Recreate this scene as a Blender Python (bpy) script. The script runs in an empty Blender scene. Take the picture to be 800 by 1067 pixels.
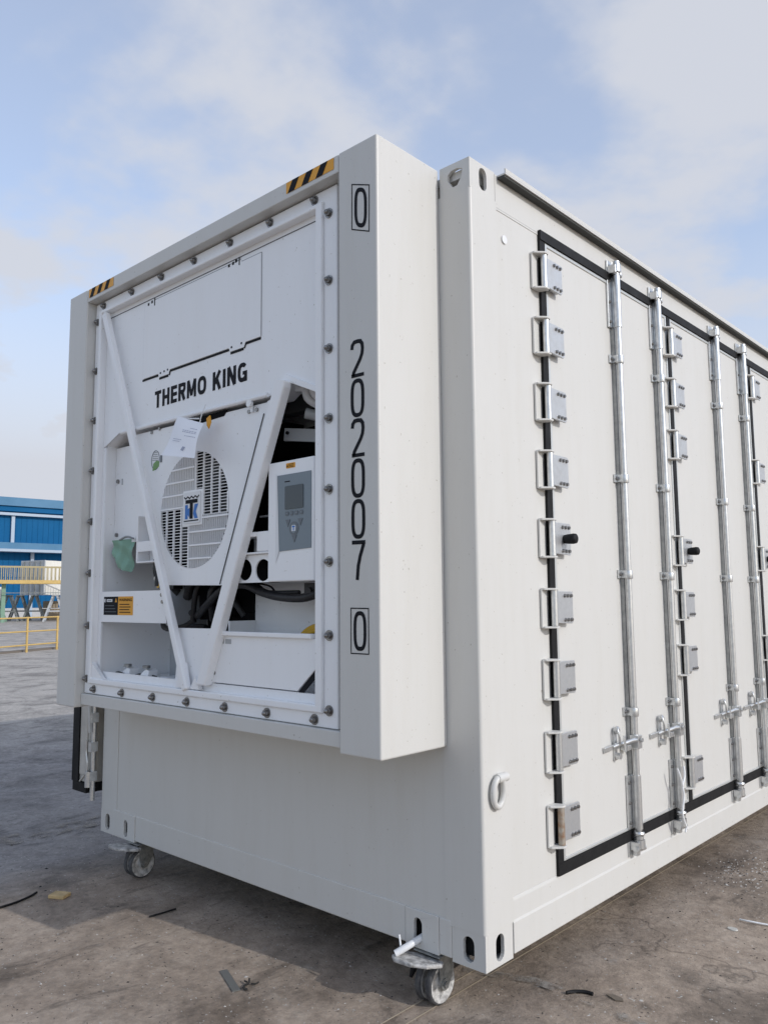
import bpy, math, random
from mathutils import Vector, Matrix, noise
from mathutils.geometry import tessellate_polygon
random.seed(7)
S = bpy.context.scene
COL = S.collection

# ------------------------------------------------------------ camera
cs = Vector((0.73671475, 0.67615384, -0.00820779))
cu = Vector((0.08001283, -0.07511371, 0.9939597))
cf = Vector((-0.67145314, 0.7329215, 0.10943836))
cam = bpy.data.objects.new('camera', bpy.data.cameras.new('camera'))
COL.objects.link(cam)
M3 = Matrix((cs, cu, -cf)).transposed()
cam.matrix_world = Matrix.Translation((1.5824752, -2.18775107, 1.17877012)) @ M3.to_4x4()
cam.data.sensor_fit = 'HORIZONTAL'; cam.data.sensor_width = 36.0
cam.data.lens = 836.345 / 800 * 36
cam.data.clip_start = 0.05; cam.data.clip_end = 5000
S.camera = cam

# ------------------------------------------------------------ light
GZ = -0.165
SUN = Vector((1.91, 0.244, 1.0)).normalized()
elev = math.asin(SUN.z); az = math.atan2(SUN.x, SUN.y)
sd = bpy.data.lights.new('sun', 'SUN'); sd.energy = 2.0; sd.angle = math.radians(0.53)
sd.color = (1.0, 0.975, 0.945)
so = bpy.data.objects.new('sun', sd); COL.objects.link(so)
so.rotation_euler = SUN.to_track_quat('Z', 'Y').to_euler()
S.view_settings.view_transform = 'Standard'; S.view_settings.look = 'None'
S.view_settings.gamma = 1; S.view_settings.exposure = 0.08
S.view_settings.use_curve_mapping = False

W = bpy.data.worlds.new('World'); S.world = W; W.use_nodes = True
nt = W.node_tree; N = nt.nodes; L = nt.links
N.clear()
out = N.new('ShaderNodeOutputWorld'); bg = N.new('ShaderNodeBackground')
sky = N.new('ShaderNodeTexSky'); sky.sky_type = 'NISHITA'; sky.sun_disc = False
sky.sun_elevation = elev; sky.sun_rotation = az; sky.altitude = 0
sky.air_density = 1.0; sky.dust_density = 0.7; sky.ozone_density = 1.3
tc = N.new('ShaderNodeTexCoord'); sep = N.new('ShaderNodeSeparateXYZ')
L.new(tc.outputs['Generated'], sep.inputs[0])
def wm(op, a, b=None, clamp=False):
    n = N.new('ShaderNodeMath'); n.operation = op; n.use_clamp = clamp
    for i, v in enumerate((a, b)):
        if v is None: continue
        if isinstance(v, (int, float)): n.inputs[i].default_value = v
        else: L.new(v, n.inputs[i])
    return n.outputs[0]
zz = wm('ADD', wm('MAXIMUM', sep.outputs[2], 0.0), 0.22)
cmb = N.new('ShaderNodeCombineXYZ')
L.new(wm('DIVIDE', sep.outputs[0], zz), cmb.inputs[0]); L.new(wm('DIVIDE', sep.outputs[1], zz), cmb.inputs[1])
cmb.inputs[2].default_value = 12.4
def wnoise(scale, det, rough, dist=0.0):
    n = N.new('ShaderNodeTexNoise'); n.inputs['Scale'].default_value = scale
    n.inputs['Detail'].default_value = det; n.inputs['Roughness'].default_value = rough
    n.inputs['Distortion'].default_value = dist
    L.new(cmb.outputs[0], n.inputs['Vector']); return n.outputs['Fac']
n1 = wnoise(1.9, 5, 0.50, 0.25); n2 = wnoise(6.0, 5, 0.55)
mixn = wm('ADD', wm('MULTIPLY', n1, 0.68), wm('MULTIPLY', n2, 0.32))
rmp = N.new('ShaderNodeValToRGB'); L.new(mixn, rmp.inputs[0])
rmp.color_ramp.interpolation = 'EASE'
rmp.color_ramp.elements[0].position = 0.415; rmp.color_ramp.elements[0].color = (0, 0, 0, 1)
rmp.color_ramp.elements[1].position = 0.585; rmp.color_ramp.elements[1].color = (1, 1, 1, 1)
haz = N.new('ShaderNodeMapRange'); L.new(sep.outputs[2], haz.inputs[0])
haz.inputs[1].default_value = 0.16; haz.inputs[2].default_value = 0.55
haz.inputs[3].default_value = 1.0; haz.inputs[4].default_value = 0.0
side = N.new('ShaderNodeMapRange'); side.interpolation_type = 'SMOOTHSTEP'      # added bias: sky brighter in view, dimmer behind to keep the end face shaded
L.new(wm('ADD', wm('MULTIPLY', sep.outputs[0], -0.67), wm('MULTIPLY', sep.outputs[1], 0.73)), side.inputs[0])
side.inputs[1].default_value = -0.35; side.inputs[2].default_value = 0.45
side.inputs[3].default_value = 0.58; side.inputs[4].default_value = 1.0
cl = wm('MULTIPLY', wm('MAXIMUM', wm('ADD', wm('MULTIPLY', rmp.outputs[0], 0.56), 0.40), haz.outputs[0]), side.outputs[0])
mx = N.new('ShaderNodeMix'); mx.data_type = 'RGBA'
L.new(cl, mx.inputs['Factor'])
hs = N.new('ShaderNodeMix'); hs.data_type = 'RGBA'; hs.blend_type = 'MULTIPLY'; L.new(side.outputs[0], hs.inputs['Factor'])
L.new(sky.outputs[0], hs.inputs[6]); hs.inputs[7].default_value = (1.75, 1.70, 1.72, 1)
L.new(hs.outputs[2], mx.inputs[6])
mx.inputs[7].default_value = (4.25, 4.42, 4.88, 1)       # pale cloud, in the sky's own (physical) units
L.new(mx.outputs[2], bg.inputs['Color']); bg.inputs['Strength'].default_value = 0.145
L.new(bg.outputs[0], out.inputs['Surface'])

# ------------------------------------------------------------ materials
MATS = {}
def rgb(h):
    return tuple(((v / 255) / 12.92 if v / 255 <= .04045 else ((v / 255 + .055) / 1.055) ** 2.4) for v in h)
def mat(name, col, rough=0.5, metal=0.0, var=0.0, vscale=3.0, bump=0.0, bscale=60.0, spec=0.5, coat=0.0, tint=None):
    m = bpy.data.materials.new(name); m.use_nodes = True; t = m.node_tree; n = t.nodes; l = t.links
    p = n['Principled BSDF']; p.inputs['Base Color'].default_value = (*col, 1)
    p.inputs['Roughness'].default_value = rough; p.inputs['Metallic'].default_value = metal
    p.inputs['Specular IOR Level'].default_value = spec
    p.inputs['Coat Weight'].default_value = coat; p.inputs['Coat Roughness'].default_value = 0.15
    g = n.new('ShaderNodeNewGeometry')
    if var > 0:
        x = n.new('ShaderNodeTexNoise'); x.inputs['Scale'].default_value = vscale
        x.inputs['Detail'].default_value = 7; x.inputs['Roughness'].default_value = .65
        l.new(g.outputs['Position'], x.inputs['Vector'])
        r = n.new('ShaderNodeValToRGB'); l.new(x.outputs['Fac'], r.inputs[0])
        t2 = tint or tuple(c * (1 - var) for c in col)
        r.color_ramp.elements[0].position = .3; r.color_ramp.elements[0].color = (*t2, 1)
        r.color_ramp.elements[1].position = .62; r.color_ramp.elements[1].color = (*col, 1)
        l.new(r.outputs[0], p.inputs['Base Color'])
        rr = n.new('ShaderNodeMapRange'); l.new(x.outputs['Fac'], rr.inputs[0])
        rr.inputs[1].default_value = .3; rr.inputs[2].default_value = .7
        rr.inputs[3].default_value = min(1, rough + .10); rr.inputs[4].default_value = max(.03, rough - .05)
        l.new(rr.outputs[0], p.inputs['Roughness'])
    if bump > 0:
        x = n.new('ShaderNodeTexNoise'); x.inputs['Scale'].default_value = bscale; x.inputs['Detail'].default_value = 4
        l.new(g.outputs['Position'], x.inputs['Vector'])
        b = n.new('ShaderNodeBump'); b.inputs['Strength'].default_value = bump; b.inputs['Distance'].default_value = .003
        l.new(x.outputs['Fac'], b.inputs['Height']); l.new(b.outputs[0], p.inputs['Normal'])
    MATS[name] = m; return m

def panel_mat(name, col, rough, dirt):
    """painted sheet steel: slight oil-canning, faint grime, fine orange peel"""
    m = mat(name, col, rough); t = m.node_tree; n = t.nodes; l = t.links; p = n['Principled BSDF']
    g = n.new('ShaderNodeNewGeometry')
    mp = n.new('ShaderNodeMapping'); mp.inputs['Scale'].default_value = (6, 6, 0.8)
    l.new(g.outputs['Position'], mp.inputs['Vector'])
    a = n.new('ShaderNodeTexNoise'); a.inputs['Scale'].default_value = 2.2; a.inputs['Detail'].default_value = 8; a.inputs['Roughness'].default_value = .7
    l.new(mp.outputs[0], a.inputs['Vector'])
    b = n.new('ShaderNodeTexNoise'); b.inputs['Scale'].default_value = 1.3; b.inputs['Detail'].default_value = 4
    l.new(g.outputs['Position'], b.inputs['Vector'])
    r = n.new('ShaderNodeValToRGB'); l.new(a.outputs['Fac'], r.inputs[0])
    r.color_ramp.elements[0].position = .26; r.color_ramp.elements[0].color = (*(c * (1 - dirt * f_) for c, f_ in zip(col, (1.6, 1.9, 2.5))), 1)
    r.color_ramp.elements[1].position = .55; r.color_ramp.elements[1].color = (*col, 1)
    # specks and splashes
    v = n.new('ShaderNodeTexNoise'); v.inputs['Scale'].default_value = 75; v.inputs['Detail'].default_value = 2
    l.new(g.outputs['Position'], v.inputs['Vector'])
    vr = n.new('ShaderNodeValToRGB'); l.new(v.outputs['Fac'], vr.inputs[0])
    vr.color_ramp.elements[0].position = .24; vr.color_ramp.elements[0].color = (.62, .59, .54, 1)
    vr.color_ramp.elements[1].position = .285; vr.color_ramp.elements[1].color = (1, 1, 1, 1)
    mm = n.new('ShaderNodeMix'); mm.data_type = 'RGBA'; mm.blend_type = 'MULTIPLY'; mm.inputs['Factor'].default_value = .8
    l.new(r.outputs[0], mm.inputs[6]); l.new(vr.outputs[0], mm.inputs[7])
    l.new(mm.outputs[2], p.inputs['Base Color'])
    b1 = n.new('ShaderNodeBump'); b1.inputs['Strength'].default_value = .5; b1.inputs['Distance'].default_value = .016
    l.new(b.outputs['Fac'], b1.inputs['Height'])
    o = n.new('ShaderNodeTexNoise'); o.inputs['Scale'].default_value = 240; l.new(g.outputs['Position'], o.inputs['Vector'])
    b2 = n.new('ShaderNodeBump'); b2.inputs['Strength'].default_value = .06; b2.inputs['Distance'].default_value = .001
    l.new(o.outputs['Fac'], b2.inputs['Height']); l.new(b1.outputs[0], b2.inputs['Normal']); l.new(b2.outputs[0], p.inputs['Normal'])
    return m
PAINT = panel_mat('light_grey_paint', (.625, .617, .590), .40, .02)
UNITP = panel_mat('white_unit_paint', (.90, .905, .915), .30, .015)
GALV = mat('galvanised_steel', (.70, .71, .71), .34, .85, .22, 40, .05, 150)
LEAF = mat('brushed_zinc', (.60, .61, .62), .45, .75, .18, 20, .06, 150)
DARKG = mat('dark_zinc', (.36, .37, .37), .42, .7, .3, 30)
RUB = mat('black_rubber', (.012, .012, .013), .6, 0, .3, 12, .15, 60, spec=.25)
BLK = mat('black_void', (.007, .007, .008), .8, spec=.1)
INK = mat('black_ink', (.008, .009, .013), .6, spec=.15)
HAZY = mat('hazard_yellow', rgb((226, 160, 30)), .4)
STEEL = mat('bolt_steel', (.33, .32, .31), .30, .95, .4, 120)
DGREY = mat('dark_interior', (.10, .105, .11), .6, 0, .4, 9)
HOSE = mat('black_hose', (.014, .014, .016), .5, 0, .3, 30, .4, 90)
YEL = mat('yellow_hose', rgb((205, 160, 40)), .5)
BRASS = mat('brass', (.55, .36, .10), .35, .9)
PANELG = mat('controller_grey', rgb((122, 134, 142)), .4)
SCREEN = mat('screen_glass', (.045, .058, .068), .12)
KEYG = mat('key_grey', (.13, .15, .17), .4)
BLUE = mat('emblem_blue', rgb((22, 108, 190)), .4)
WHITE = mat('white_plastic', (.78, .79, .80), .35)
PAPER = mat('paper', (.90, .91, .95), .8)
GREENP = mat('green_paper', rgb((140, 178, 160)), .85)
LEAFG = mat('leaf_green', rgb((120, 160, 100)), .5)
ORNG = mat('sticker_orange', rgb((226, 158, 28)), .45)
RUST = mat('rusty_steel', rgb((176, 172, 162)), .55, .5, .4, 26, tint=rgb((140, 96, 58)))
DUSTY = mat('dusty_white', (.60, .59, .57), .75, 0, .55, 42, .8, 110, tint=(.14, .135, .13))
TYRE = mat('castor_tyre', (.045, .045, .05), .7, 0, .4, 40, .3, 90, tint=(.12, .12, .12))
FORKM = mat('castor_fork', (.33, .34, .33), .5, .6, .5, 40, tint=(.14, .14, .14))
WOOD = mat('wood', rgb((205, 178, 130)), .8, 0, .3, 20, .3, 60)
BBLUE = mat('blue_cladding', rgb((8, 92, 142)), .6, 0, .12, .25, spec=.15)
BROOF = mat('pale_blue_fascia', rgb((78, 126, 160)), .6, 0, .12, .4)
BGUT = mat('gutter_grey', rgb((165, 180, 195)), .5)
YPAINT = mat('yellow_paint', rgb((204, 172, 104)), .5, 0, .2, 6)
YDECK = mat('pale_yellow_paint', rgb((176, 162, 122)), .5, 0, .2, 6)
GPOLE = mat('green_paint', rgb((118, 150, 130)), .5)
GREYM = mat('grey_steel', (.22, .24, .24), .6, .2, .3, 3)
CBOX = mat('container_white', rgb((228, 226, 218)), .5, 0, .15, 2)
CDOOR = mat('container_door_grey', rgb((184, 188, 192)), .5, 0, .15, 2)

def ground_mat():
    m = bpy.data.materials.new('yard_concrete'); m.use_nodes = True; t = m.node_tree; n = t.nodes; l = t.links
    p = n['Principled BSDF']; g = n.new('ShaderNodeNewGeometry')
    def noi(sc, det=6, ro=.6, dist=0, off=(0, 0, 0), stretch=(1, 1, 1)):
        mp = n.new('ShaderNodeMapping'); mp.inputs['Location'].default_value = off; mp.inputs['Scale'].default_value = stretch
        l.new(g.outputs['Position'], mp.inputs['Vector'])
        x = n.new('ShaderNodeTexNoise'); x.inputs['Scale'].default_value = sc; x.inputs['Detail'].default_value = det
        x.inputs['Roughness'].default_value = ro; x.inputs['Distortion'].default_value = dist
        l.new(mp.outputs[0], x.inputs['Vector']); return x.outputs['Fac']
    def ramp(f, stops):
        r = n.new('ShaderNodeValToRGB'); l.new(f, r.inputs[0]); e = r.color_ramp.elements
        while len(e) < len(stops): e.new(.5)
        for q, (po, c) in zip(e, stops): q.position = po; q.color = (c, c, c, 1) if isinstance(c, (int, float)) else (*c, 1)
        return r.outputs[0]
    def mix(f, a, b, mode='MIX'):
        x = n.new('ShaderNodeMix'); x.data_type = 'RGBA'; x.blend_type = mode
        if isinstance(f, (int, float)): x.inputs['Factor'].default_value = f
        else: l.new(f, x.inputs['Factor'])
        for i, v in ((6, a), (7, b)):
            if isinstance(v, tuple): x.inputs[i].default_value = (*v, 1)
            else: l.new(v, x.inputs[i])
        return x.outputs[2]
    def ma(op, a, b=0.0, cl=False):
        x = n.new('ShaderNodeMath'); x.operation = op; x.use_clamp = cl
        for i, v in ((0, a), (1, b)):
            if isinstance(v, (int, float)): x.inputs[i].default_value = v
            else: l.new(v, x.inputs[i])
        return x.outputs[0]
    base = ramp(noi(2.6, 10, .68), [(.30, (.265, .208, .160)), (.52, (.385, .312, .248)), (.72, (.46, .385, .315))])
    sp = n.new('ShaderNodeSeparateXYZ'); l.new(g.outputs['Position'], sp.inputs[0])
    # darker blue-grey ground left of the container: stained asphalt with shade painted in
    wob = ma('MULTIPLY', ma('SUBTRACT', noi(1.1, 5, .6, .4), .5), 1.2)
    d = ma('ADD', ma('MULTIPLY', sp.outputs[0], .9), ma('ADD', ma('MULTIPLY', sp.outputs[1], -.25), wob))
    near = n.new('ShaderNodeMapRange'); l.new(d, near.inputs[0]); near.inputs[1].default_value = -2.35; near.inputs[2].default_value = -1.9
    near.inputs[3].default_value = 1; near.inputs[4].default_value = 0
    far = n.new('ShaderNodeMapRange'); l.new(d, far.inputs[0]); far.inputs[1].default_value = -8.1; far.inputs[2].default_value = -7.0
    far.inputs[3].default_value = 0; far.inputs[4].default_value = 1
    slab = ramp(noi(3.2, 9, .7, 0, (4, 2, 0)), [(.3, (.185, .195, .215)), (.7, (.33, .345, .37))])  # stained asphalt with shade painted in, not a separate slab
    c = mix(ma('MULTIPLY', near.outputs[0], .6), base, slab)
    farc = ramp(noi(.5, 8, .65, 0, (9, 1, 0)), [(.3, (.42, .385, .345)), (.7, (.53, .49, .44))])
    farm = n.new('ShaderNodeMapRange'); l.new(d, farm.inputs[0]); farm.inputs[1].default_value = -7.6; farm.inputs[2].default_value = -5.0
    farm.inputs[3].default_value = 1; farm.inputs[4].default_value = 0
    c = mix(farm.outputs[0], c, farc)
    # big soft stains, oil, scuffs
    c = mix(.85, c, ramp(noi(1.5, 7, .66, .6, (2, 7, 0)), [(.38, .50), (.47, .85), (.56, 1.05)]), 'MULTIPLY')
    c = mix(ramp(noi(2.4, 8, .72, 1.0, (7, 4, 0), (.45, 1, 1)), [(.60, 0), (.70, .55)]), c, (.40, .36, .31))
    c = mix(.6, c, ramp(noi(5.5, 7, .7, .8, (1, 3, 0), (1, .45, 1)), [(.36, .38), (.44, 1.0)]), 'MULTIPLY')
    c = mix(1, c, ramp(noi(22, 9, .80, 0, (3, 3, 0)), [(.30, .62), (.62, 1.12)]), 'MULTIPLY')
    # pale plaster dust / scrape marks
    c = mix(ramp(noi(9, 8, .75, 0, (5, 2, 0), (1, .5, 1)), [(.62, 0), (.72, .65)]), c, (.34, .32, .30))
    # tiny dark and pale flecks
    c = mix(ramp(noi(62, 3, .5, 0, (8, 8, 0)), [(.29, .85), (.325, 0)]), c, (.025, .024, .024))
    c = mix(ramp(noi(70, 3, .5, 0, (1, 9, 0)), [(.685, 0), (.72, .8)]), c, (.50, .49, .46))
    # hairline cracks
    v = n.new('ShaderNodeTexVoronoi'); v.feature = 'DISTANCE_TO_EDGE'; v.inputs['Scale'].default_value = .42
    dp = n.new('ShaderNodeVectorMath'); dp.operation = 'ADD'
    nx = n.new('ShaderNodeTexNoise'); nx.inputs['Scale'].default_value = 2.2; nx.inputs['Detail'].default_value = 6
    l.new(g.outputs['Position'], nx.inputs['Vector']); l.new(g.outputs['Position'], dp.inputs[0]); l.new(nx.outputs['Color'], dp.inputs[1])
    l.new(dp.outputs[0], v.inputs['Vector'])
    crack = mix(ramp(noi(.7, 4, .6, 0, (3, 1, 0)), [(.50, 0), (.60, 1)]), (1., 1., 1.), ramp(v.outputs['Distance'], [(.0, .55), (.005, 1.0)]))
    c = mix(1, c, crack, 'MULTIPLY')
    l.new(c, p.inputs['Base Color'])
    rr = n.new('ShaderNodeMapRange'); l.new(noi(4, 5, .6), rr.inputs[0]); rr.inputs[3].default_value = .95; rr.inputs[4].default_value = .6
    l.new(rr.outputs[0], p.inputs['Roughness']); p.inputs['Specular IOR Level'].default_value = .35
    h = mix(.5, ramp(noi(45, 8, .7), [(0, 0), (1, 1)]), crack, 'MULTIPLY')
    b = n.new('ShaderNodeBump'); b.inputs['Strength'].default_value = .8; b.inputs['Distance'].default_value = .008
    l.new(h, b.inputs['Height']); l.new(b.outputs[0], p.inputs['Normal'])
    return m
GROUND = ground_mat()
def faded(name, col, cover, sc=14):
    m = mat(name, col, .85); t = m.node_tree; n = t.nodes; l = t.links; p = n['Principled BSDF']
    g = n.new('ShaderNodeNewGeometry'); x = n.new('ShaderNodeTexNoise'); x.inputs['Scale'].default_value = sc; x.inputs['Detail'].default_value = 8; x.inputs['Roughness'].default_value = .75
    l.new(g.outputs['Position'], x.inputs['Vector']); r = n.new('ShaderNodeValToRGB'); l.new(x.outputs['Fac'], r.inputs[0])
    r.color_ramp.elements[0].position = .5 - cover; r.color_ramp.elements[0].color = (0, 0, 0, 1)
    r.color_ramp.elements[1].position = .66 - cover; r.color_ramp.elements[1].color = (1, 1, 1, 1)
    l.new(r.outputs[0], p.inputs['Alpha']); return m

# ------------------------------------------------------------ mesh helpers
class MB:
    def __init__(s): s.v = []; s.f = []; s.m = []; s.sm = []; s.cur = 0
    def quad(s, pts, sm=False):
        b = len(s.v); s.v += [tuple(p) for p in pts]; s.f.append(tuple(range(b, b + len(pts)))); s.m.append(s.cur); s.sm.append(sm)
    def box(s, x0, x1, y0, y1, z0, z1):
        b = len(s.v)
        s.v += [(x0, y0, z0), (x1, y0, z0), (x1, y1, z0), (x0, y1, z0), (x0, y0, z1), (x1, y0, z1), (x1, y1, z1), (x0, y1, z1)]
        for f in ((0, 3, 2, 1), (4, 5, 6, 7), (0, 1, 5, 4), (1, 2, 6, 5), (2, 3, 7, 6), (3, 0, 4, 7)):
            s.f.append(tuple(b + i for i in f)); s.m.append(s.cur); s.sm.append(False)
        return s
    def slab(s, loops, fn, sm=False):
        """loops: outer + holes in 2D; fn(a,b,side)->3D; side 0 front, 1 back"""
        tri = tessellate_polygon([[Vector((a, b, 0)) for a, b in lp] for lp in loops])
        flat = [p for lp in loops for p in lp]; b = len(s.v); n = len(flat)
        s.v += [tuple(fn(p[0], p[1], 0)) for p in flat] + [tuple(fn(p[0], p[1], 1)) for p in flat]
        for t in tri:
            s.f.append(tuple(b + i for i in t)); s.m.append(s.cur); s.sm.append(False)
            s.f.append(tuple(b + n + i for i in reversed(t))); s.m.append(s.cur); s.sm.append(False)
        k = 0
        for lp in loops:
            for i in range(len(lp)):
                j = (i + 1) % len(lp)
                s.f.append((b + k + i, b + k + j, b + n + k + j, b + n + k + i)); s.m.append(s.cur); s.sm.append(False)
            k += len(lp)
        return s
    def py(s, loops, y0, y1): return s.slab(loops, lambda a, b, k: (a, (y0, y1)[k], b))     # (x,z) extruded along y
    def px(s, loops, x0, x1): return s.slab(loops, lambda a, b, k: ((x0, x1)[k], a, b))     # (y,z) extruded along x
    def pz(s, loops, z0, z1): return s.slab(loops, lambda a, b, k: (a, b, (z0, z1)[k]))
    def cyl(s, p0, p1, r0, r1=None, n=16, caps=True):
        r1 = r0 if r1 is None else r1
        p0 = Vector(p0); p1 = Vector(p1); d = (p1 - p0).normalized(); q = d.to_track_quat('Z', 'Y')
        ring = [q @ Vector((math.cos(2 * math.pi * i / n), math.sin(2 * math.pi * i / n), 0)) for i in range(n)]
        b = len(s.v); s.v += [tuple(p0 + r0 * v) for v in ring] + [tuple(p1 + r1 * v) for v in ring]
        for i in range(n):
            j = (i + 1) % n; s.f.append((b + i, b + j, b + n + j, b + n + i)); s.m.append(s.cur); s.sm.append(True)
        if caps:
            s.quad([p0 + r0 * v for v in reversed(ring)]); s.quad([p1 + r1 * v for v in ring])
        return s
    def lathe(s, p0, ax, prof, n=24):
        """prof: (dist along ax, radius) smooth profile"""
        p0 = Vector(p0); q = Vector(ax).normalized().to_track_quat('Z', 'Y'); a = Vector(ax).normalized()
        ring = [q @ Vector((math.cos(2 * math.pi * i / n), math.sin(2 * math.pi * i / n), 0)) for i in range(n)]
        b = len(s.v)
        for t, r in prof: s.v += [tuple(p0 + a * t + v * r) for v in ring]
        for k in range(len(prof) - 1):
            for i in range(n):
                j = (i + 1) % n; s.f.append((b + k * n + i, b + k * n + j, b + k * n + n + j, b + k * n + n + i)); s.m.append(s.cur); s.sm.append(True)
        return s
    def tube(s, pts, r, n=10, closed=False):
        P = [Vector(p) for p in pts]
        if not closed and 3 <= len(P) <= 12 and not isinstance(r, (list, tuple)):      # Catmull-Rom smoothing
            Q = [P[0] * 2 - P[1]] + P + [P[-1] * 2 - P[-2]]; P = []
            for i in range(1, len(Q) - 2):
                a, b_, c, d = Q[i - 1:i + 3]
                for k in range(5):
                    t = k / 5; P.append(.5 * ((2 * b_) + (c - a) * t + (2 * a - 5 * b_ + 4 * c - d) * t * t + (3 * b_ - a - 3 * c + d) * t ** 3))
            P.append(Q[-2])
        m = len(P); b = len(s.v); up = None
        for k in range(m):
            t = (P[(k + 1) % m] - P[k - 1]) if closed else (P[min(k + 1, m - 1)] - P[max(k - 1, 0)])
            t.normalize()
            if up is None: up = t.orthogonal().normalized()
            up = (up - t * up.dot(t)).normalized(); w = t.cross(up); rr = r[k] if isinstance(r, (list, tuple)) else r
            for i in range(n):
                a = 2 * math.pi * i / n; s.v.append(tuple(P[k] + rr * (math.cos(a) * up + math.sin(a) * w)))
        for k in range(m if closed else m - 1):
            k2 = (k + 1) % m
            for i in range(n):
                j = (i + 1) % n; s.f.append((b + k * n + i, b + k * n + j, b + k2 * n + j, b + k2 * n + i)); s.m.append(s.cur); s.sm.append(True)
        if not closed:
            s.quad(list(reversed(s.v[b:b + n]))); s.quad(s.v[b + (m - 1) * n:b + m * n])
        return s
    def bar(s, p0, p1, w, d, nrm=(0, -1, 0)):
        """rectangular bar between points, w across, d along nrm"""
        p0 = Vector(p0); p1 = Vector(p1); t = (p1 - p0).normalized(); nn = Vector(nrm).normalized(); c = t.cross(nn).normalized()
        A = [p0 + c * w / 2 * a + nn * d / 2 * e for a, e in ((-1, -1), (1, -1), (1, 1), (-1, 1))]
        B = [p1 + c * w / 2 * a + nn * d / 2 * e for a, e in ((-1, -1), (1, -1), (1, 1), (-1, 1))]
        b = len(s.v); s.v += [tuple(x) for x in A + B]
        for f in ((0, 3, 2, 1), (4, 5, 6, 7), (0, 1, 5, 4), (1, 2, 6, 5), (2, 3, 7, 6), (3, 0, 4, 7)):
            s.f.append(tuple(b + i for i in f)); s.m.append(s.cur); s.sm.append(False)
        return s
    def use(s, i): s.cur = i; return s
    def build(s, name, mats, parent=None, bevel=0.0, seg=2, loc=(0, 0, 0)):
        me = bpy.data.meshes.new(name); me.from_pydata(s.v, [], s.f)
        for m in (mats if isinstance(mats, (list, tuple)) else [mats]): me.materials.append(m)
        for p, mi, sm in zip(me.polygons, s.m, s.sm): p.material_index = mi; p.use_smooth = sm
        import bmesh
        bm = bmesh.new(); bm.from_mesh(me); bmesh.ops.recalc_face_normals(bm, faces=bm.faces); bm.to_mesh(me); bm.free()
        me.validate(); o = bpy.data.objects.new(name, me); COL.objects.link(o); o.location = loc
        if parent: o.parent = parent
        if bevel:
            b = o.modifiers.new('bevel', 'BEVEL'); b.width = bevel; b.segments = seg; b.limit_method = 'ANGLE'; b.angle_limit = math.radians(40)
        return o
def empty(name, loc=(0, 0, 0), parent=None):
    o = bpy.data.objects.new(name, None); COL.objects.link(o); o.location = loc; o.empty_display_size = .1
    if parent: o.parent = parent
    return o
def tag(o, label=None, cat=None, group=None, kind=None):
    if label: o['label'] = label
    if cat: o['category'] = cat
    if group: o['group'] = group
    if kind: o['kind'] = kind
    return o
def lowest_hinge_swap(D):
    hs = sorted([o for o in D.children if o.name.startswith('hinge')], key=lambda o: -o.location.z)
    hs[-1].data = hs[0].data
    if 'label' in hs[-1]: del hs[-1]['label']
def copy_tree(o, parent=None, loc=None, label=None):
    c = o.copy(); COL.objects.link(c)
    if parent is not None: c.parent = parent
    if loc is not None: c.location = loc
    if label: c['label'] = label
    for ch in list(o.children): copy_tree(ch, c)
    return c
def circ(cx, cz, rx, rz=None, n=40):
    rz = rz or rx
    return [(cx + rx * math.cos(2 * math.pi * i / n), cz + rz * math.sin(2 * math.pi * i / n)) for i in range(n)]
def slot(cx, cz, w, h, n=8):
    """vertical stadium"""
    r = w / 2; o = []
    for i in range(n + 1): a = math.pi * i / n; o.append((cx + r * math.cos(a), cz + h / 2 - r + r * math.sin(a)))
    for i in range(n + 1): a = math.pi + math.pi * i / n; o.append((cx + r * math.cos(a), cz - h / 2 + r + r * math.sin(a)))
    return o
def rrect(x0, x1, z0, z1, r, n=5):
    o = []
    for cx, cz, a0 in ((x1 - r, z1 - r, 0), (x0 + r, z1 - r, 90), (x0 + r, z0 + r, 180), (x1 - r, z0 + r, 270)):
        for i in range(n + 1): a = math.radians(a0 + 90 * i / n); o.append((cx + r * math.cos(a), cz + r * math.sin(a)))
    return o
def stroke(pts, w, closed=False):
    """2D polyline -> list of quads as one outline strip (left+right offsets)"""
    P = [Vector(p) for p in pts]; m = len(P); Lf = []; Rt = []
    for k in range(m):
        if closed: a = P[k - 1]; b = P[(k + 1) % m]
        else: a = P[max(k - 1, 0)]; b = P[min(k + 1, m - 1)]
        d1 = (P[k] - a); d2 = (b - P[k])
        d1 = d1.normalized() if d1.length > 1e-9 else d2.normalized(); d2 = d2.normalized() if d2.length > 1e-9 else d1
        t = (d1 + d2).normalized(); nr = Vector((-t.y, t.x)); sc = 1 / max(.5, nr.dot(Vector((-d1.y, d1.x))))
        Lf.append(P[k] + nr * w / 2 * sc); Rt.append(P[k] - nr * w / 2 * sc)
    return [[Lf[k], Lf[(k + 1) % m], Rt[(k + 1) % m], Rt[k]] for k in range(m if closed else m - 1)]
def text_polys(s, bold=0.0, spacing=1.0):
    cu_ = bpy.data.curves.new('t', 'FONT'); cu_.body = s; cu_.offset = bold; cu_.space_character = spacing; cu_.size = 1
    cu_.resolution_u = 4
    ob = bpy.data.objects.new('t', cu_); COL.objects.link(ob); bpy.context.view_layer.update()
    me = bpy.data.meshes.new_from_object(ob.evaluated_get(bpy.context.evaluated_depsgraph_get()))
    V = [v.co.copy() for v in me.vertices]; F = [tuple(p.vertices) for p in me.polygons]
    bpy.data.objects.remove(ob); bpy.data.curves.remove(cu_); bpy.data.meshes.remove(me)
    x0 = min(v.x for v in V); x1 = max(v.x for v in V); y0 = min(v.y for v in V); y1 = max(v.y for v in V)
    return [((v.x - x0) / (x1 - x0), (v.y - y0) / (y1 - y0)) for v in V], F
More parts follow.
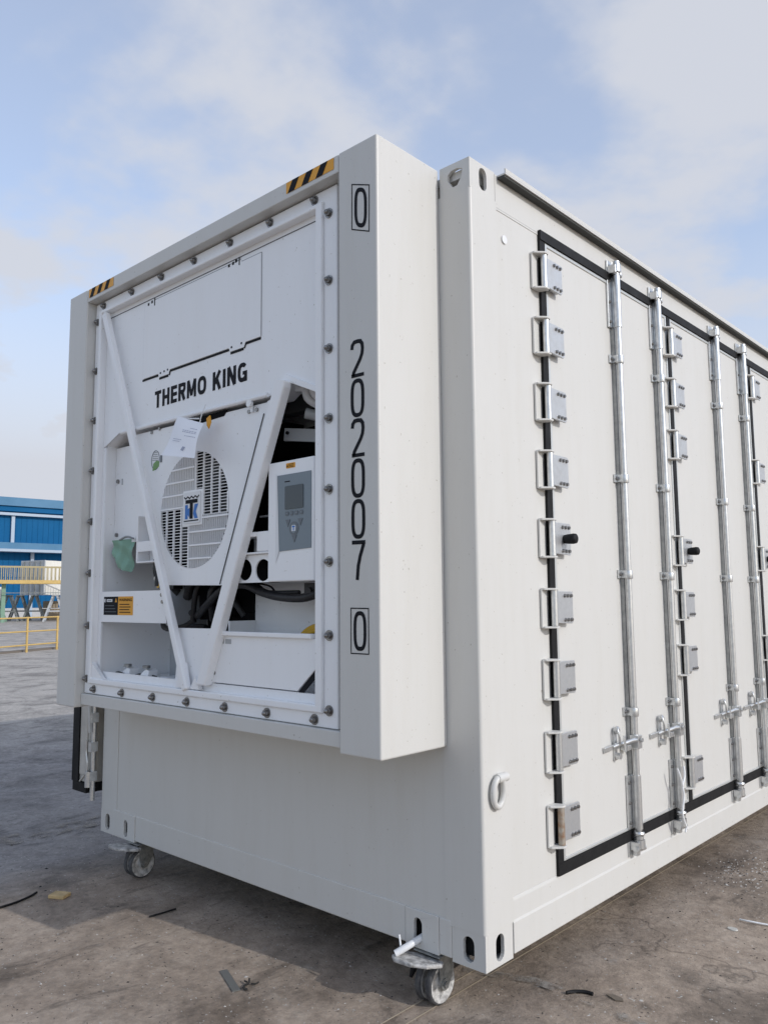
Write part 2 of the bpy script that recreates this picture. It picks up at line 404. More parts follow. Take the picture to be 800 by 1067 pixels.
def text_to(mb, s, fn, bold=0.0, spacing=1.0):
    V, F = text_polys(s, bold, spacing); b = len(mb.v); mb.v += [tuple(fn(u, v)) for u, v in V]
    for f in F: mb.f.append(tuple(b + i for i in f)); mb.m.append(mb.cur); mb.sm.append(False)

# ------------------------------------------------------------ ground
g = MB(); NG = 1
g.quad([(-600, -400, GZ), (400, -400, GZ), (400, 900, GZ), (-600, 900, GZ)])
tag(g.build('ground', GROUND), kind='structure')
j = MB()
for a, b_, w in (((-.272, -.111), (-.263, .296), .0026), ((-.212, -.114), (-.210, .323), .0026)):
    j.quad([(a[0] - w, a[1] - 1.5, GZ + .004), (a[0] + w, a[1] - 1.5, GZ + .004), (a[0] + w + .03, 9, GZ + .004), (a[0] - w + .03, 9, GZ + .004)])
tag(j.build('joint_line', faded('joint_filler', rgb((190, 174, 150)), .26, 5)), kind='structure')
# worn pale line crossing the yard at the front corner, faded band under the shade on the left
ln = MB()
def strip(mb, pts, w, z):
    for q in stroke(pts, w): mb.quad([(p.x, p.y, z) for p in q])
strip(ln, [(-.30, .275), (-.06, .37), (.17, .365), (.60, .30)], .045, GZ + .006)
strip(ln, [(-3.25, -1.2), (-3.2, -.2), (-3.2, .6), (-3.45, 4)], .20, GZ + .006)
tag(ln.build('worn_line', faded('worn_line', rgb((150, 143, 134)), .04, 9)), kind='structure')

# ------------------------------------------------------------ container
C = tag(empty('shipping_container', (0, 0, 0)),
        'large light grey refrigerated container on castors with white cooling unit in its end', 'container')
Wd = 2.438; H = 2.739; LEN = 6.06
# walls (hollow shell)
wl = MB()
wl.box(-.162, -.006 - .0, .010, .02, .112, .69) if False else None
end_poly = [(-Wd + .1585, .126), (-.1585, .126), (-.1585, .72), (-Wd + .1585, .72)]
e = MB(); e.py([end_poly], .0005, .03)
e.build('end_wall', PAINT, C)
sw = MB()
sw.box(-.03, -.003, .160, LEN - .16, .19, 2.70)
sw.build('side_wall', PAINT, C)
sw = MB(); sw.box(-Wd + .003, -Wd + .03, .160, .43, .19, 2.70); sw.build('side_wall', PAINT, C)
sw = MB(); sw.box(-Wd + .003, -Wd + .03, 2.0, LEN - .16, .19, 2.70); sw.build('side_wall', PAINT, C)
bw = MB(); bw.box(-Wd + .16, -.16, LEN - .04, LEN - .01, .13, 2.70); bw.build('back_wall', PAINT, C)
rf = MB(); rf.box(-Wd + .03, -.03, .02, LEN - .02, 2.685, 2.715); rf.build('roof', PAINT, C)
fl = MB(); fl.box(-Wd + .03, -.03, .04, LEN - .04, .02, .11); fl.build('floor_pan', mat('floor_pan_black', (.02, .02, .02), .9), C)
hd = MB(); hd.box(-Wd + .16, -.16, .0, .03, 2.60, 2.715); hd.build('end_header', PAINT, C)
for x in (0, -Wd):
    for y in (0, LEN):
        sx = 1 if x == 0 else -1; sy = 1 if y == 0 else -1
        m = MB()
        pr = [(.158, .158), (-.002, .158), (-.002, .012)] + [(.010 - .012 * math.cos(t_), .010 - .012 * math.sin(t_)) for t_ in [math.pi / 2 * q / 5 for q in range(1, 5)]] + [(.012, -.002), (.158, -.002)]
        m.pz([[(x - sx * u, y + sy * v) for u, v in pr]], .1125, 2.6265); m.build('corner_post', PAINT, C)
def casting(x, y, top):
    sx = 1 if x == 0 else -1; sy = 1 if y == 0 else -1
    wx, wy, h, t = .134, .154, .112, .014
    z0 = (H - h) if top else 0.0; m = MB(); zc = z0 + h * .5
    X = lambda u: x - sx * u; Y = lambda v: y + sy * v
    # end face: shield aperture at the top, oval at the bottom
    if top:
        cx, cz = wx * .50, zc
        ap = [(cx - .034, cz + .024), (cx - .012, cz + .032), (cx + .016, cz + .030), (cx + .030, cz + .018), (cx + .030, cz - .004), (cx + .008, cz - .034), (cx - .012, cz - .032), (cx - .032, cz - .004)]
    else: ap = slot(wx * .5, zc, .044, .080)
    def box_loop(u0, u1): return [(u0, z0), (u1, z0), (u1, z0 + h), (u0, z0 + h)]
    m.slab([box_loop(0, wx), ap], lambda a, b, k: (X(a), Y((0, t)[k]), b))
    m.slab([box_loop(t, wy), slot(wy * .52, zc, .046, .084)], lambda a, b, k: (X((0, t)[k]), Y(a), b))
    zt = z0 + h if top else z0; sg = -1 if top else 1
    m.slab([[(t, t), (wx, t), (wx, wy), (t, wy)], slot(wx * .53, wy * .52, .06, .105)], lambda a, b, k: (X(a), Y(b), zt + sg * (0, t)[k]))
    if not top:
        m.slab([[(t, t), (wx, t), (wx, wy), (t, wy)]], lambda a, b, k: (X(a), Y(b), z0 + h - t * (0, 1)[k]))
        m.use(1); m.slab([box_loop(t, wy)], lambda a, b, k: (X((wx - .006, wx)[k]), Y(a), b)); m.use(0)
    m.build('corner_casting', [PAINT, DGREY], C, .010, 3)
for x in (0, -Wd):
    for y in (0, LEN):
        casting(x, y, True); casting(x, y, False)
# bottom rails
r = MB()
r.py([[(-2.098, .010), (-.335, .010), (-.335, .131), (-2.098, .131)]], -.003, .05)
r.box(-.1865, -.135, -.0035, .05, .010, .1285)
r.build('end_rail', PAINT, C, .004)
for x0, x1 in ((-.333, -.187),):
    m = MB(); m.slab([[(x0, .004), (x1, .004), (x1, .1285), (x0, .1285)], slot(-.278, .062, .036, .082)], lambda a, b, k: (a, (-.0055, .012)[k], b))
    m.use(1); m.box(x0 + .01, x1 - .01, .05, .055, .01, .12)
    m.build('castor_socket', [PAINT, BLK], C, .003)
m = MB(); m.slab([[(-2.303, .002), (-2.10, .002), (-2.10, .1285), (-2.303, .1285)], slot(-2.185, .055, .034, .080)], lambda a, b, k: (a, (-.0055, .012)[k], b))
m.use(1); m.box(-2.30, -2.11, .05, .055, .01, .12); m.build('castor_socket', [PAINT, BLK], C, .003)
for sx, xx in ((1, 0), (-1, -Wd)):
    m = MB(); pr = [(.0035, .012), (.0035, .110), (.0005, .118), (.0, .178), (-.0028, .190), (-.05, .190), (-.05, .012)]
    m.slab([pr], lambda a, b, k: (xx + sx * a, (.157, LEN - .157)[k], b)); m.build('side_rail', PAINT, C, .003)
# top rail + drip gutter
m = MB(); m.box(-.05, -.001, .157, LEN - .157, 2.60, 2.735); m.build('top_rail', PAINT, C)
m = MB(); m.box(-Wd + .001, -Wd + .05, .157, LEN - .157, 2.60, 2.735); m.build('top_rail', PAINT, C)
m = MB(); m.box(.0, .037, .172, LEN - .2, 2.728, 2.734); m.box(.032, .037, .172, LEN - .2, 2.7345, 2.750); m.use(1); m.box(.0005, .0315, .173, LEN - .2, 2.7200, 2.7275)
m.build('drip_gutter', [PAINT, mat('gutter_shade_grey', (.055, .058, .056), .8)], C)  # dark strip below the gutter paints in the shade of its underside
# seam lines on the side (weld grooves, slightly proud bead)
m = MB(); m.box(-.0030, -.0016, .1585, .1600, .20, 2.60); m.box(-.0028, -.0008, .162, .44, 2.607, 2.610)
m.box(-.1612, -.1588, .0015, .0035, .14, .70)
m.build('weld_seam', mat('seam_grey', (.47, .47, .46), .6), C)
m = MB(); m.cyl((-.001, .209, 2.50), (.002, .209, 2.50), .016, n=20); m.build('round_sticker', WHITE, C)
# lashing ring
m = MB(); ring = []
for i in range(28):
    a = 2 * math.pi * i / 28; ring.append((.016 + .003 * math.sin(a), .068 + .030 * math.cos(a) * (1 if abs(math.sin(a)) < .9 else .9), .548 + .047 * math.sin(a)))
m.tube(ring, .0105, 10, True); m.cyl((.017, .060, .592), (.017, .112, .592), .015, n=14); m.box(-.002, .016, .082, .110, .580, .604)
m.build('lashing_ring', PAINT, C)

# ---- cowl round the unit
K = MB()
K.box(-.322, -.1385, -.3313, -.002, .686, 2.737)
K.build('cowl_side', PAINT, C, .007, 3)
K = MB(); K.box(-2.297, -2.114, -.3313, -.002, .686, 2.737); K.build('cowl_side', PAINT, C, .007, 3)
K = MB(); K.box(-2.112, -.324, -.3290, -.002, 2.670, 2.735); K.build('cowl_top', PAINT, C, .003)
K = MB(); K.box(-2.112, -.324, -.300, -.002, .698, .750); K.build('cowl_sill', PAINT, C, .003)
# hazard tapes
def hazard(x0, x1, z0, z1, n=3):
    m = MB(); y = -.3305
    m.quad([(x0, y, z0), (x1, y, z0), (x1, y, z1), (x0, y, z1)]); m.use(1); w = (x1 - x0) / (n + .35); k = .35 * w
    for i in range(n):
        a = x0 + w * (i + .12); m.quad([(a, y - .0008, z0), (a + w * .48, y - .0008, z0), (min(a + w * .48 + k, x1), y - .0008, z1), (a + k, y - .0008, z1)])
    return m.build('hazard_tape', [HAZY, INK], C)
hazard(-2.100, -1.862, 2.688, 2.731); hazard(-.600, -.345, 2.688, 2.731)
# numbers on the right cowl column
def quadmap(q):  # q: tl,tr,br,bl in (x,z)
    def f(u, v, y=-.3323):
        tl, tr, br, bl = q
        x = (tl[0] * (1 - u) + tr[0] * u) * v + (bl[0] * (1 - u) + br[0] * u) * (1 - v)
        z = (tl[1] * (1 - u) + tr[1] * u) * v + (bl[1] * (1 - u) + br[1] * u) * (1 - v)
        return (x, y, z)
    return f
def put(mb, quads, f):
    for q in quads: mb.quad([f(p[0], p[1]) for p in q])
def glyph(ch):
    w = .20
    if ch == '0':
        pts = []
        for cx, cy, a0 in ((.5, .5, 0),):
            for i in range(36):
                a = 2 * math.pi * i / 36; c_, s_ = math.cos(a), math.sin(a)
                pts.append((.5 + .40 * math.copysign(abs(c_) ** .72, c_), .5 + .455 * math.copysign(abs(s_) ** .60, s_)))
        return stroke_a(pts, True)
    if ch == '2':
        pts = [(.10, .76), (.13, .87), (.27, .945), (.50, .955), (.74, .94), (.87, .86), (.90, .74), (.86, .60), (.72, .46), (.45, .28), (.24, .14), (.18, .045)]
        return stroke_a(pts, False) + [[(.06, .0), (1.0, .0), (1.0, .095), (.06, .095)]]
    if ch == '7':
        return [[(.02, .90), (1.0, .90), (1.0, 1.0), (.02, 1.0)]] + stroke_a([(.88, .91), (.62, .60), (.48, .36), (.40, .0)], False)
def stroke_a(pts, closed):   # stroke in a space where the glyph is .06 x .129, so weight is even
    sx, sy = .0615, .128
    q = stroke([(p[0] * sx, p[1] * sy) for p in pts], .0138, closed)
    return [[(p.x / sx, p.y / sy) for p in k] for k in q]
m = MB()
for i, ch in enumerate('202007'):
    zt = 2.044 - i * .1342; x0 = -.2635 + .0004 * i
    sk = .001
    put(m, glyph(ch), quadmap([(x0, zt), (x0 + .0615, zt - sk), (x0 + .0615, zt - .128 - sk), (x0, zt - .128)]))
m.build('number_lettering', INK, C)
B0 = [(-.256, 2.599), (-.171, 2.566), (-.173, 2.400), (-.257, 2.434)]; B1 = [(-.268, 1.156), (-.186, 1.155), (-.186, 1.008), (-.268, 1.008)]
for B in (B0, B1):
    m = MB(); f = quadmap(B)
    for a in ([(0, 0), (1, 0), (1, .025), (0, .025)], [(0, .975), (1, .975), (1, 1), (0, 1)], [(0, .025), (.045, .025), (.045, .975), (0, .975)], [(.955, .025), (1, .025), (1, .975), (.955, .975)]):
        m.quad([f(*p) for p in a])
    put(m, [[(.17 + p[0] * .68, .08 + p[1] * .84) for p in q] for q in glyph('0')], f)
    m.build('boxed_number', INK, C)
m = MB(); m.box(-.3208, -.3198, -.3322, -.3312, .70, 2.66); m.build('cowl_seam', MATS['seam_grey'], C)

# ------------------------------------------------------------ refrigeration unit
yF = -.285
U = MB()   # the frame itself: flange strip + raised lip
U.py([[(-2.108, .752), (-.376, .752), (-.376, 2.664), (-2.108, 2.664)], [(-2.060, .800), (-.444, .800), (-.444, 2.618), (-2.060, 2.618)]], yF, yF + .025)
U.py([[(-2.0595, .8005), (-.4445, .8005), (-.4445, 2.6175), (-2.0595, 2.6175)], [(-2.035, .826), (-.4785, .826), (-.4785, 2.600), (-2.035, 2.600)]], yF - .012, yF + .05)
UN = U.build('refrigeration_unit', UNITP, C, .005, 3)
def up(mb, name, mt=UNITP, bev=.002): return mb.build(name, mt, UN, bev)
yP = -.262
# upper access panel with the folded lower edge
m = MB()
up_poly = [(-2.034, 2.601), (-2.034, 1.930), (-1.871, 1.992), (-1.869, 1.976), (-.767, 1.962), (-.677, 2.010), (-.477, 1.924), (-.477, 2.601)]
m.py([up_poly], yP, yP + .008)
m.build('upper_panel', UNITP, UN)
m = MB()
for a, b_ in zip(up_poly[1:6], up_poly[2:7]):
    m.quad([(a[0], yP + .004, a[1]), (b_[0], yP + .004, b_[1]), (b_[0], yP + .12, b_[1]), (a[0], yP + .12, a[1])])
m.build('panel_return', UNITP, UN)
m = MB(); m.tube([(-1.865, yP - .004, 1.980), (-.775, yP - .004, 1.966)], .009, 10); m.build('edge_moulding', UNITP, UN)
# faint line below the top edge
m = MB(); m.box(-2.02, -.50, yP - .002, yP - .0002, 2.575, 2.578); m.build('panel_seam', DGREY, UN)
# hatch: thin raised plate with black gaps
m = MB()
h_poly = [(-1.684, 2.205), (-1.555, 2.205), (-1.545, 2.188), (-1.470, 2.188), (-1.462, 2.207), (-1.03, 2.207), (-1.02, 2.190), (-.93, 2.190), (-.92, 2.209), (-.826, 2.209), (-.826, 2.552), (-.952, 2.552), (-.956, 2.562), (-1.60, 2.562), (-1.684, 2.555)]
m.py([h_poly], yP - .004, yP - .0005)
HT = m.build('hatch', UNITP, UN, .001)
m = MB()
for a, b_ in (((-1.690, 2.199), (-1.560, 2.199)), ((-1.548, 2.182), (-1.476, 2.182)), ((-1.468, 2.183), (-1.462, 2.201)), ((-1.462, 2.201), (-1.03, 2.201)), ((-1.02, 2.184), (-.935, 2.184)), ((-.930, 2.186), (-.922, 2.203)), ((-.922, 2.203), (-.826, 2.203))):
    m.bar((a[0], yP - .0012, a[1]), (b_[0], yP - .0012, b_[1]), .009, .002)
for (x, z) in ((-1.60, 2.555), (-.968, 2.560)):
    m.box(x, x + .006, yP - .0052, yP - .004, z - .018, z + .016)
for x, z in ((-1.655, 2.556), (-1.625, 2.560), (-1.04, 2.560), (-1.012, 2.562), (-.992, 2.566)): m.box(x, x + .012, yP - .0052, yP - .004, z - .007, z + .005)
for x, z in ((-1.535, 2.205), (-1.505, 2.207), (-1.478, 2.209), (-1.01, 2.207), (-.945, 2.209)): m.cyl((x, yP - .0052, z), (x, yP - .004, z), .005, n=8)
m.build('hatch_gap', INK, UN)
m = MB()
for a, b_ in (((-.8245, 2.213), (-.8245, 2.555)), ((-.828, 2.5545), (-.950, 2.5545)), ((-1.598, 2.5645), (-.960, 2.5645)), ((-1.6855, 2.209), (-1.6855, 2.555))):
    m.bar((a[0], yP - .0011, a[1]), (b_[0], yP - .0011, b_[1]), .003, .0018)
m.build('hatch_outline', mat('outline_grey', (.36, .37, .39), .6), UN)
# lettering
m = MB()
def word(mb, x, z, h, w_total, y):
    """bold condensed capitals drawn with even strokes"""
    W_ = {'T': 5.6, 'H': 6.2, 'E': 5.2, 'R': 6.0, 'M': 7.4, 'O': 6.8, ' ': 2.6, 'K': 6.4, 'I': 2.1, 'N': 6.4, 'G': 6.6}
    txt = 'THERMO KING'; gap = 1.15; tot = sum(W_[c] for c in txt) + gap * (len(txt) - 1); k = w_total / tot; sw = 2.0 * k; sh = .0165
    def Q(q, lift=0): mb.quad([(x + p[0], y - lift, z + p[1]) for p in q])
    def rect(a, b, c, d, lift=0): Q([(a, b), (c, b), (c, d), (a, d)], lift)
    def stk(pts, wd, lift=.0003):
        for q in stroke(pts, wd): Q([(p.x, p.y) for p in q], lift)
    u = 0
    for c in txt:
        w = W_[c] * k; a, b = u, u + w; hs_ = sh * .5
        if c == 'T': rect(a, h - sh, b, h); rect((a + b) / 2 - sw / 2, 0, (a + b) / 2 + sw / 2, h - sh)
        if c == 'H': rect(a, 0, a + sw, h); rect(b - sw, 0, b, h); rect(a + sw, h / 2 - hs_, b - sw, h / 2 + hs_)
        if c == 'E':
            rect(a, 0, a + sw, h)
            for zz_ in (0, h / 2 - hs_, h - sh): rect(a + sw, zz_, b, zz_ + sh)
        if c == 'R':
            rect(a, 0, a + sw, h); stk([(a + sw, h - hs_), (b - sw * .9, h - hs_), (b - sw * .45, h * .87), (b - sw * .45, h * .63), (b - sw * .9, h * .5), (a + sw, h * .5)], sh); stk([(a + sw * 1.6, h * .46), (b - sw * .45, 0)], sw, .0006)
        if c == 'M':
            rect(a, 0, a + sw * .9, h); rect(b - sw * .9, 0, b, h); stk([(a + sw * .55, h), ((a + b) / 2, h * .12)], sw * .85, .0003); stk([(b - sw * .55, h), ((a + b) / 2, h * .12)], sw * .85, .0006)
        if c in 'OG':
            cx_, cz_, rx_, rz_ = (a + b) / 2, h / 2, w / 2 - sw / 2, h / 2 - hs_; rng = range(37) if c == 'O' else range(4, 33)
            P_o = [(cx_ + rx_ * math.copysign(abs(math.cos(t_)) ** .75, math.cos(t_)), cz_ + rz_ * math.copysign(abs(math.sin(t_)) ** .75, math.sin(t_))) for t_ in [2 * math.pi * q / 36 for q in rng]]
            stk(P_o, sw * .95)
            if c == 'G': rect(cx_ + sw * .1, h * .36, b, h * .36 + sh * .9); rect(b - sw, 0, b, h * .36)
        if c == 'K': rect(a, 0, a + sw, h); stk([(a + sw * .8, h * .36), (b - sw * .5, h)], sw, .0003); stk([(a + sw * 1.6, h * .56), (b - sw * .45, 0)], sw, .0006)
        if c == 'I': rect(a, 0, b, h)
        if c == 'N': rect(a, 0, a + sw, h); rect(b - sw, 0, b, h); stk([(a + sw * .5, h), (b - sw * .5, 0)], sw, .0003)
        u = b + gap * k
word(m, -1.583, 2.050, .078, .672, yP - .001)
m.build('lettering', INK, UN)
# bolts
BO = MB(); BO.cyl((0, 0, 0), (0, -.0035, 0), .0185, n=20); BO.cyl((0, -.003, 0), (0, -.015, 0), .0125, .0120, n=6); BO.lathe((0, -.015, 0), (0, -1, 0), [(0, .009), (.003, .0085), (.0065, .006), (.008, .0)], 12)
pos = [(-2.050 + .2565 * 0 + .022, 2.640)] + [(-1.764 + .2545 * i, 2.640) for i in range(6)]
pos += [(-.416, 2.566 - i * .2507) for i in range(8)] + [(-2.086, 2.571 - i * .2501) for i in range(8)]
pos += [(-2.014 + i * .2542, .776) for i in range(7)]
b0 = None
for x, z in pos:
    if b0 is None: b0 = BO.build('bolt', STEEL, UN, loc=(x, yF, z))
    else: copy_tree(b0, UN, (x, yF, z))
# diagonal struts (tubes)
m = MB(); m.bar((-1.996, -.293, 2.590), (-1.243, -.293, .824), .035, .030); m.build('diagonal_strut', UNITP, UN, .007, 3)
m = MB(); m.py([[(-.682, 2.004), (-.695, 1.985), (-1.165, .850), (-1.108, .850), (-.640, 1.965), (-.636, 1.990)]], -.306, -.266); m.build('diagonal_strut', UNITP, UN, .006, 3)
m = MB(); m.py([[(-.69, 2.006), (-.668, 2.026), (-.4915, 1.945), (-.4915, 1.922), (-.665, 1.998)]], -.275, -.200); m.build('angle_bracket', UNITP, UN, .002)
m = MB(); m.py([[(-2.034, .90), (-2.034, .826), (-1.93, .826)]], -.290, -.272); m.build('gusset', UNITP, UN)
m = MB(); m.py([[(-1.33, .83), (-1.24, .83), (-1.27, .93)]], -.292, -.274); m.py([[(-1.225, .83), (-1.16, .83), (-1.19, .88)]], -.292, -.274); m.build('gusset', UNITP, UN)
# fan shroud with round opening
FX, FZ, FR = -1.283, 1.567, .2485
m = MB(); m.py([[(-1.765, 1.957), (-.800, 1.944), (-.820, 1.896), (-1.085, 1.244), (-1.475, 1.252)], circ(FX, FZ, FR, n=64)], yP + .012, yP + .020)
m.build('fan_shroud', UNITP, UN)
m = MB(); m.py([[(-.789, 1.946), (-.672, 1.965), (-.975, 1.244), (-1.078, 1.244), (-.812, 1.895)]], yP + .005, yP + .013); m.build('side_web', UNITP, UN)
m = MB(); m.bar((-.808, yP + .0030, 1.900), (-1.078, yP + .0030, 1.248), .0045, .0025); m.build('shroud_gap', DGREY, UN)
# grille
gr = MB(); R_ = FR
def hspan(z): d = R_ * R_ - (z - FZ) ** 2; return math.sqrt(d) if d > 0 else 0
def vspan(x): d = R_ * R_ - (x - FX) ** 2; return math.sqrt(d) if d > 0 else 0
y0g, y1g = yP + .008, yP + .0155
sO = .028
def hbar(z, xa, xb, t, ya, yb):
    s_ = hspan(z); a = max(xa, FX - s_); b = min(xb, FX + s_)
    if b - a > .004: gr.box(a, b, ya, yb, z - t / 2, z + t / 2)
def vbar(x, za, zb, t, ya, yb):
    s_ = vspan(x); a = max(za, FZ - s_); b = min(zb, FZ + s_)
    if b - a > .004: gr.box(x - t / 2, x + t / 2, ya, yb, a, b)
P_, T_ = .0128, .0052
# TR and BL quadrants: columns of horizontal slots; TL and BR: rows of upright slots
def cols(xa, xb, za, zb):
    z = za
    while z < zb: hbar(z, xa, xb, T_ * .50, y0g + .001, y1g - .002); z += P_
    x = xa
    while x < xb + .01: vbar(x, za, zb, .0062, y0g, y1g); x += .056
def rows(xa, xb, za, zb, dd=.010, tt=.75):
    x = xa
    while x < xb: vbar(x, za, zb, T_ * tt, y0g + .001, y1g + dd); x += P_
    z = za
    while z < zb + .01: hbar(z, xa, xb, .0068, y0g, y1g); z += .056
cols(FX + sO - .01, FX + .30, FZ - sO, FZ + .30); cols(FX - .31 + .0, FX - sO, FZ - .30, FZ + sO * .3)
rows(FX - .30, FX + sO - .02, FZ + sO * .5, FZ + .30, .005, .55); rows(FX - sO + .006, FX + .30, FZ - .32, FZ - sO, .001, .36)
gr.box(FX - .072, FX + .070, y0g - .0005, y1g, FZ - .068, FZ + .082)
gr.build('fan_grille', UNITP, UN)
m = MB(); m.py([circ(FX, FZ, FR + .03, n=48)], yP + .16, yP + .165)
m.slab([circ(FX, FZ, FR + .02, n=48), circ(FX, FZ, FR + .014, n=48)], lambda a, b, k: (a, (yP + .022, yP + .16)[k], b))
m.build('fan_housing', BLK, UN)
m = MB()
for k in range(5):
    a = k * 2 * math.pi / 5; c_, s_ = math.cos(a), math.sin(a); t_ = (-s_, c_)
    P0 = [(FX + c_ * r + t_[0] * w, yP + .075 + dy, FZ + s_ * r + t_[1] * w) for r, w, dy in ((.05, -.04, .02), (.215, -.085, .02), (.225, .075, -.02), (.05, .03, -.015))]
    m.quad(P0)
m.cyl((FX, yP + .11, FZ), (FX, yP + .06, FZ), .055, n=20); m.build('fan_blades', DGREY, UN)
# emblem on the grille
m = MB(); lx, lz, lw, lh = -1.345, 1.508, .122, .132; ye = yP + .0065
m.py([rrect(lx, lx + lw, lz, lz + lh, .006)], ye - .004, ye)
E1 = lambda u, v, o=.0046: (lx + u * lw, ye - o, lz + v * lh)
m.use(1); put(m, [[(.06, .06), (.94, .06), (.94, .10), (.06, .10)]], lambda u, v: E1(u, v, .0044))
for i in range(4):
    a = .06 + i * .225; put(m, stroke([(a, .86), (a + .11, .80), (a + .225, .87)], .045), E1)
put(m, [[(.16, .64), (.88, .64), (.88, .76), (.16, .76)]], lambda u, v: E1(u, v, .0056)); put(m, [[(.42, .14), (.60, .14), (.60, .64), (.42, .64)]], lambda u, v: E1(u, v, .0056))
m.use(2); put(m, [[(.13, .14), (.30, .14), (.30, .60), (.13, .60)], [(.30, .28), (.40, .18), (.40, .50), (.30, .46)],
                  [(.62, .30), (.70, .14), (.90, .14), (.78, .36)], [(.62, .30), (.78, .36), (.92, .60), (.70, .60)]], lambda u, v: E1(u, v, .0050))
m.build('emblem', [WHITE, INK, BLUE], UN)
# green leaf sticker
m = MB(); m.py([circ(-1.585, 1.815, .034, .045, 24), circ(-1.585, 1.815, .031, .042, 24)], yP + .0105, yP + .0118)
for k in range(5): m.bar((-1.610 + .002 * k, yP + .011, 1.818 + k * .009), (-1.560 - .003 * k, yP + .011, 1.812 + k * .009), .002, .0014)
m.use(1); m.py([[(-1.606, 1.768), (-1.600, 1.800), (-1.575, 1.812), (-1.552, 1.806), (-1.556, 1.784), (-1.580, 1.772)]], yP + .0100, yP + .0116)
m.use(0); m.box(-1.545, -1.531, yP + .0100, yP + .0115, 1.800, 1.832)
m.build('leaf_sticker', [KEYG, LEAFG], UN)
# shroud fasteners
for x, z in ((-1.62, 1.947), (-1.555, 1.955), (-.91, 1.925), (-.86, 1.925)):
    m = MB(); m.cyl((x, yP + .012, z), (x, yP + .006, z), .008, n=8); m.build('clip', STEEL, UN)
m = MB(); m.cyl((-.885, yP, 1.950), (-.885, yP - .014, 1.950), .014, n=14); m.cyl((-.885, yP + .004, 1.944), (-.885, yP + .004, 1.918), .007, n=10); m.build('latch', UNITP, UN)
# black opening above the fan, behind the paper
m = MB(); m.py([[(-1.30, 1.957), (-1.05, 1.957), (-1.075, 1.935), (-1.27, 1.930)]], yP + .0095, yP + .0115); m.build('handle_slot', BLK, UN)

# lower frame plates
fy0, fy1 = yP - .002, yP + .008
def plate(name, poly, y0=fy0, y1=fy1, mt=UNITP, bev=.0): m = MB(); m.py(poly if isinstance(poly[0], list) else [poly], y0, y1); return m.build(name, mt, UN, bev)
plate('side_strip', [(-2.034, .826), (-2.006, .826), (-2.006, 1.928), (-2.034, 1.928)])
plate('label_plate', [(-2.0055, 1.088), (-1.448, 1.088), (-1.475, 1.230), (-2.0055, 1.230)])
plate('bottom_plate', [(-2.0055, .826), (-.490, .826), (-.490, .857), (-1.100, .857), (-1.100, 1.040), (-1.04, 1.072), (-1.366, 1.070), (-1.352, 1.02), (-1.372, .857), (-2.0055, .858)])
plate('side_strip', [(-.505, .857), (-.476, .857), (-.476, 1.926), (-.505, 1.932)])
m = MB(); m.py([[(-1.112, .862), (-.600, .862), (-.5055, .942), (-.5055, 1.046), (-1.112, 1.046)]], yP - .006, yP + .002); LP = m.build('lower_panel', UNITP, UN, .003)
m = MB(); m.box(-1.112, -.515, yP - .022, yP + .006, 1.047, 1.064); m.build('ledge', UNITP, UN, .003)
m = MB(); m.py([[(-.598, .8575), (-.566, .8575), (-.5055, .910), (-.5055, .942)]], yP - .003, yP - .0025); m.build('corner_gap', INK, UN)
for x, z in ((-1.09, .955), (-1.092, .900), (-1.482, 1.210), (-1.475, 1.180)):
    m = MB(); m.cyl((x, yP - .002, z), (x, yP - .010, z), .009, n=6); m.build('screw', STEEL, UN)
m = MB(); m.box(-1.058, -1.03, yP - .0072, yP - .0062, 1.015, 1.033); m.box(-1.022, -.985, yP - .0072, yP - .0062, 1.015, 1.033); m.build('small_sticker', mat('sticker_grey', (.42, .43, .44), .5), UN)
# warning label
m = MB(); m.box(-1.983, -1.853, fy0 - .001, fy0 - .0001, 1.121, 1.206); m.use(1); m.box(-1.8525, -1.722, fy0 - .001, fy0 - .0001, 1.121, 1.206)
m.use(0); text_to(m, 'WARNING', lambda u, v: (-1.843 + u * .112, fy0 - .0016, 1.184 + v * .013), .02)
for i in range(4):
    m.box(-1.838, -1.742 - .01 * (i % 2), fy0 - .0016, fy0 - .001, 1.132 + .012 * i, 1.136 + .012 * i)
m.use(3)
for i in range(3): m.box(-1.972, -1.868 - .01 * i, fy0 - .0016, fy0 - .001, 1.135 + .014 * i, 1.137 + .014 * i)
m.use(2); m.box(-1.978, -1.968, fy0 - .0016, fy0 - .001, 1.180, 1.196); m.box(-1.955, -1.905, fy0 - .0016, fy0 - .001, 1.182, 1.194)
m.use(3); m.box(-1.948, -1.912, fy0 - .0020, fy0 - .00165, 1.186, 1.190)
m.use(1); m.py([[(-1.880, 1.180), (-1.862, 1.180), (-1.871, 1.200)]], fy0 - .0018, fy0 - .001)
m.build('warning_label', [INK, ORNG, WHITE, KEYG], UN)

# cavity behind the plates
def cav(name, mb, mt=UNITP): return mb.build(name, mt, UN)
m = MB(); m.box(-2.03, -2.015, yP + .012, .12, .8205, 2.0); cav('cavity_side', m)
m = MB(); m.box(-.49, -.475, yP + .012, .12, .8205, 2.0); cav('cavity_side', m)
m = MB(); m.box(-2.03, -.475, yP + .012, .12, .800, .820); cav('cavity_floor', m)
m = MB(); m.box(-2.03, -.475, .12, .13, .80, 2.62); cav('cavity_back', m, UNITP)
m = MB(); m.box(-2.03, -.475, -.10, .12, 2.03, 2.045); cav('cavity_ceiling', m)
m = MB(); m.box(-2.014, -.50, -.05, .0, 1.95, 2.02); cav('coil_header', m, DGREY)
plate('recessed_panel', [(-2.014, 1.462), (-1.72, 1.462), (-1.72, 1.60), (-1.66, 1.60), (-1.50, 1.93), (-2.014, 1.93)], -.205, -.195)
for x, z in ((-1.985, 1.765), (-1.985, 1.503)):
    m = MB(); m.cyl((x, -.205, z), (x, -.214, z), .010, n=8); m.build('screw', STEEL, UN)
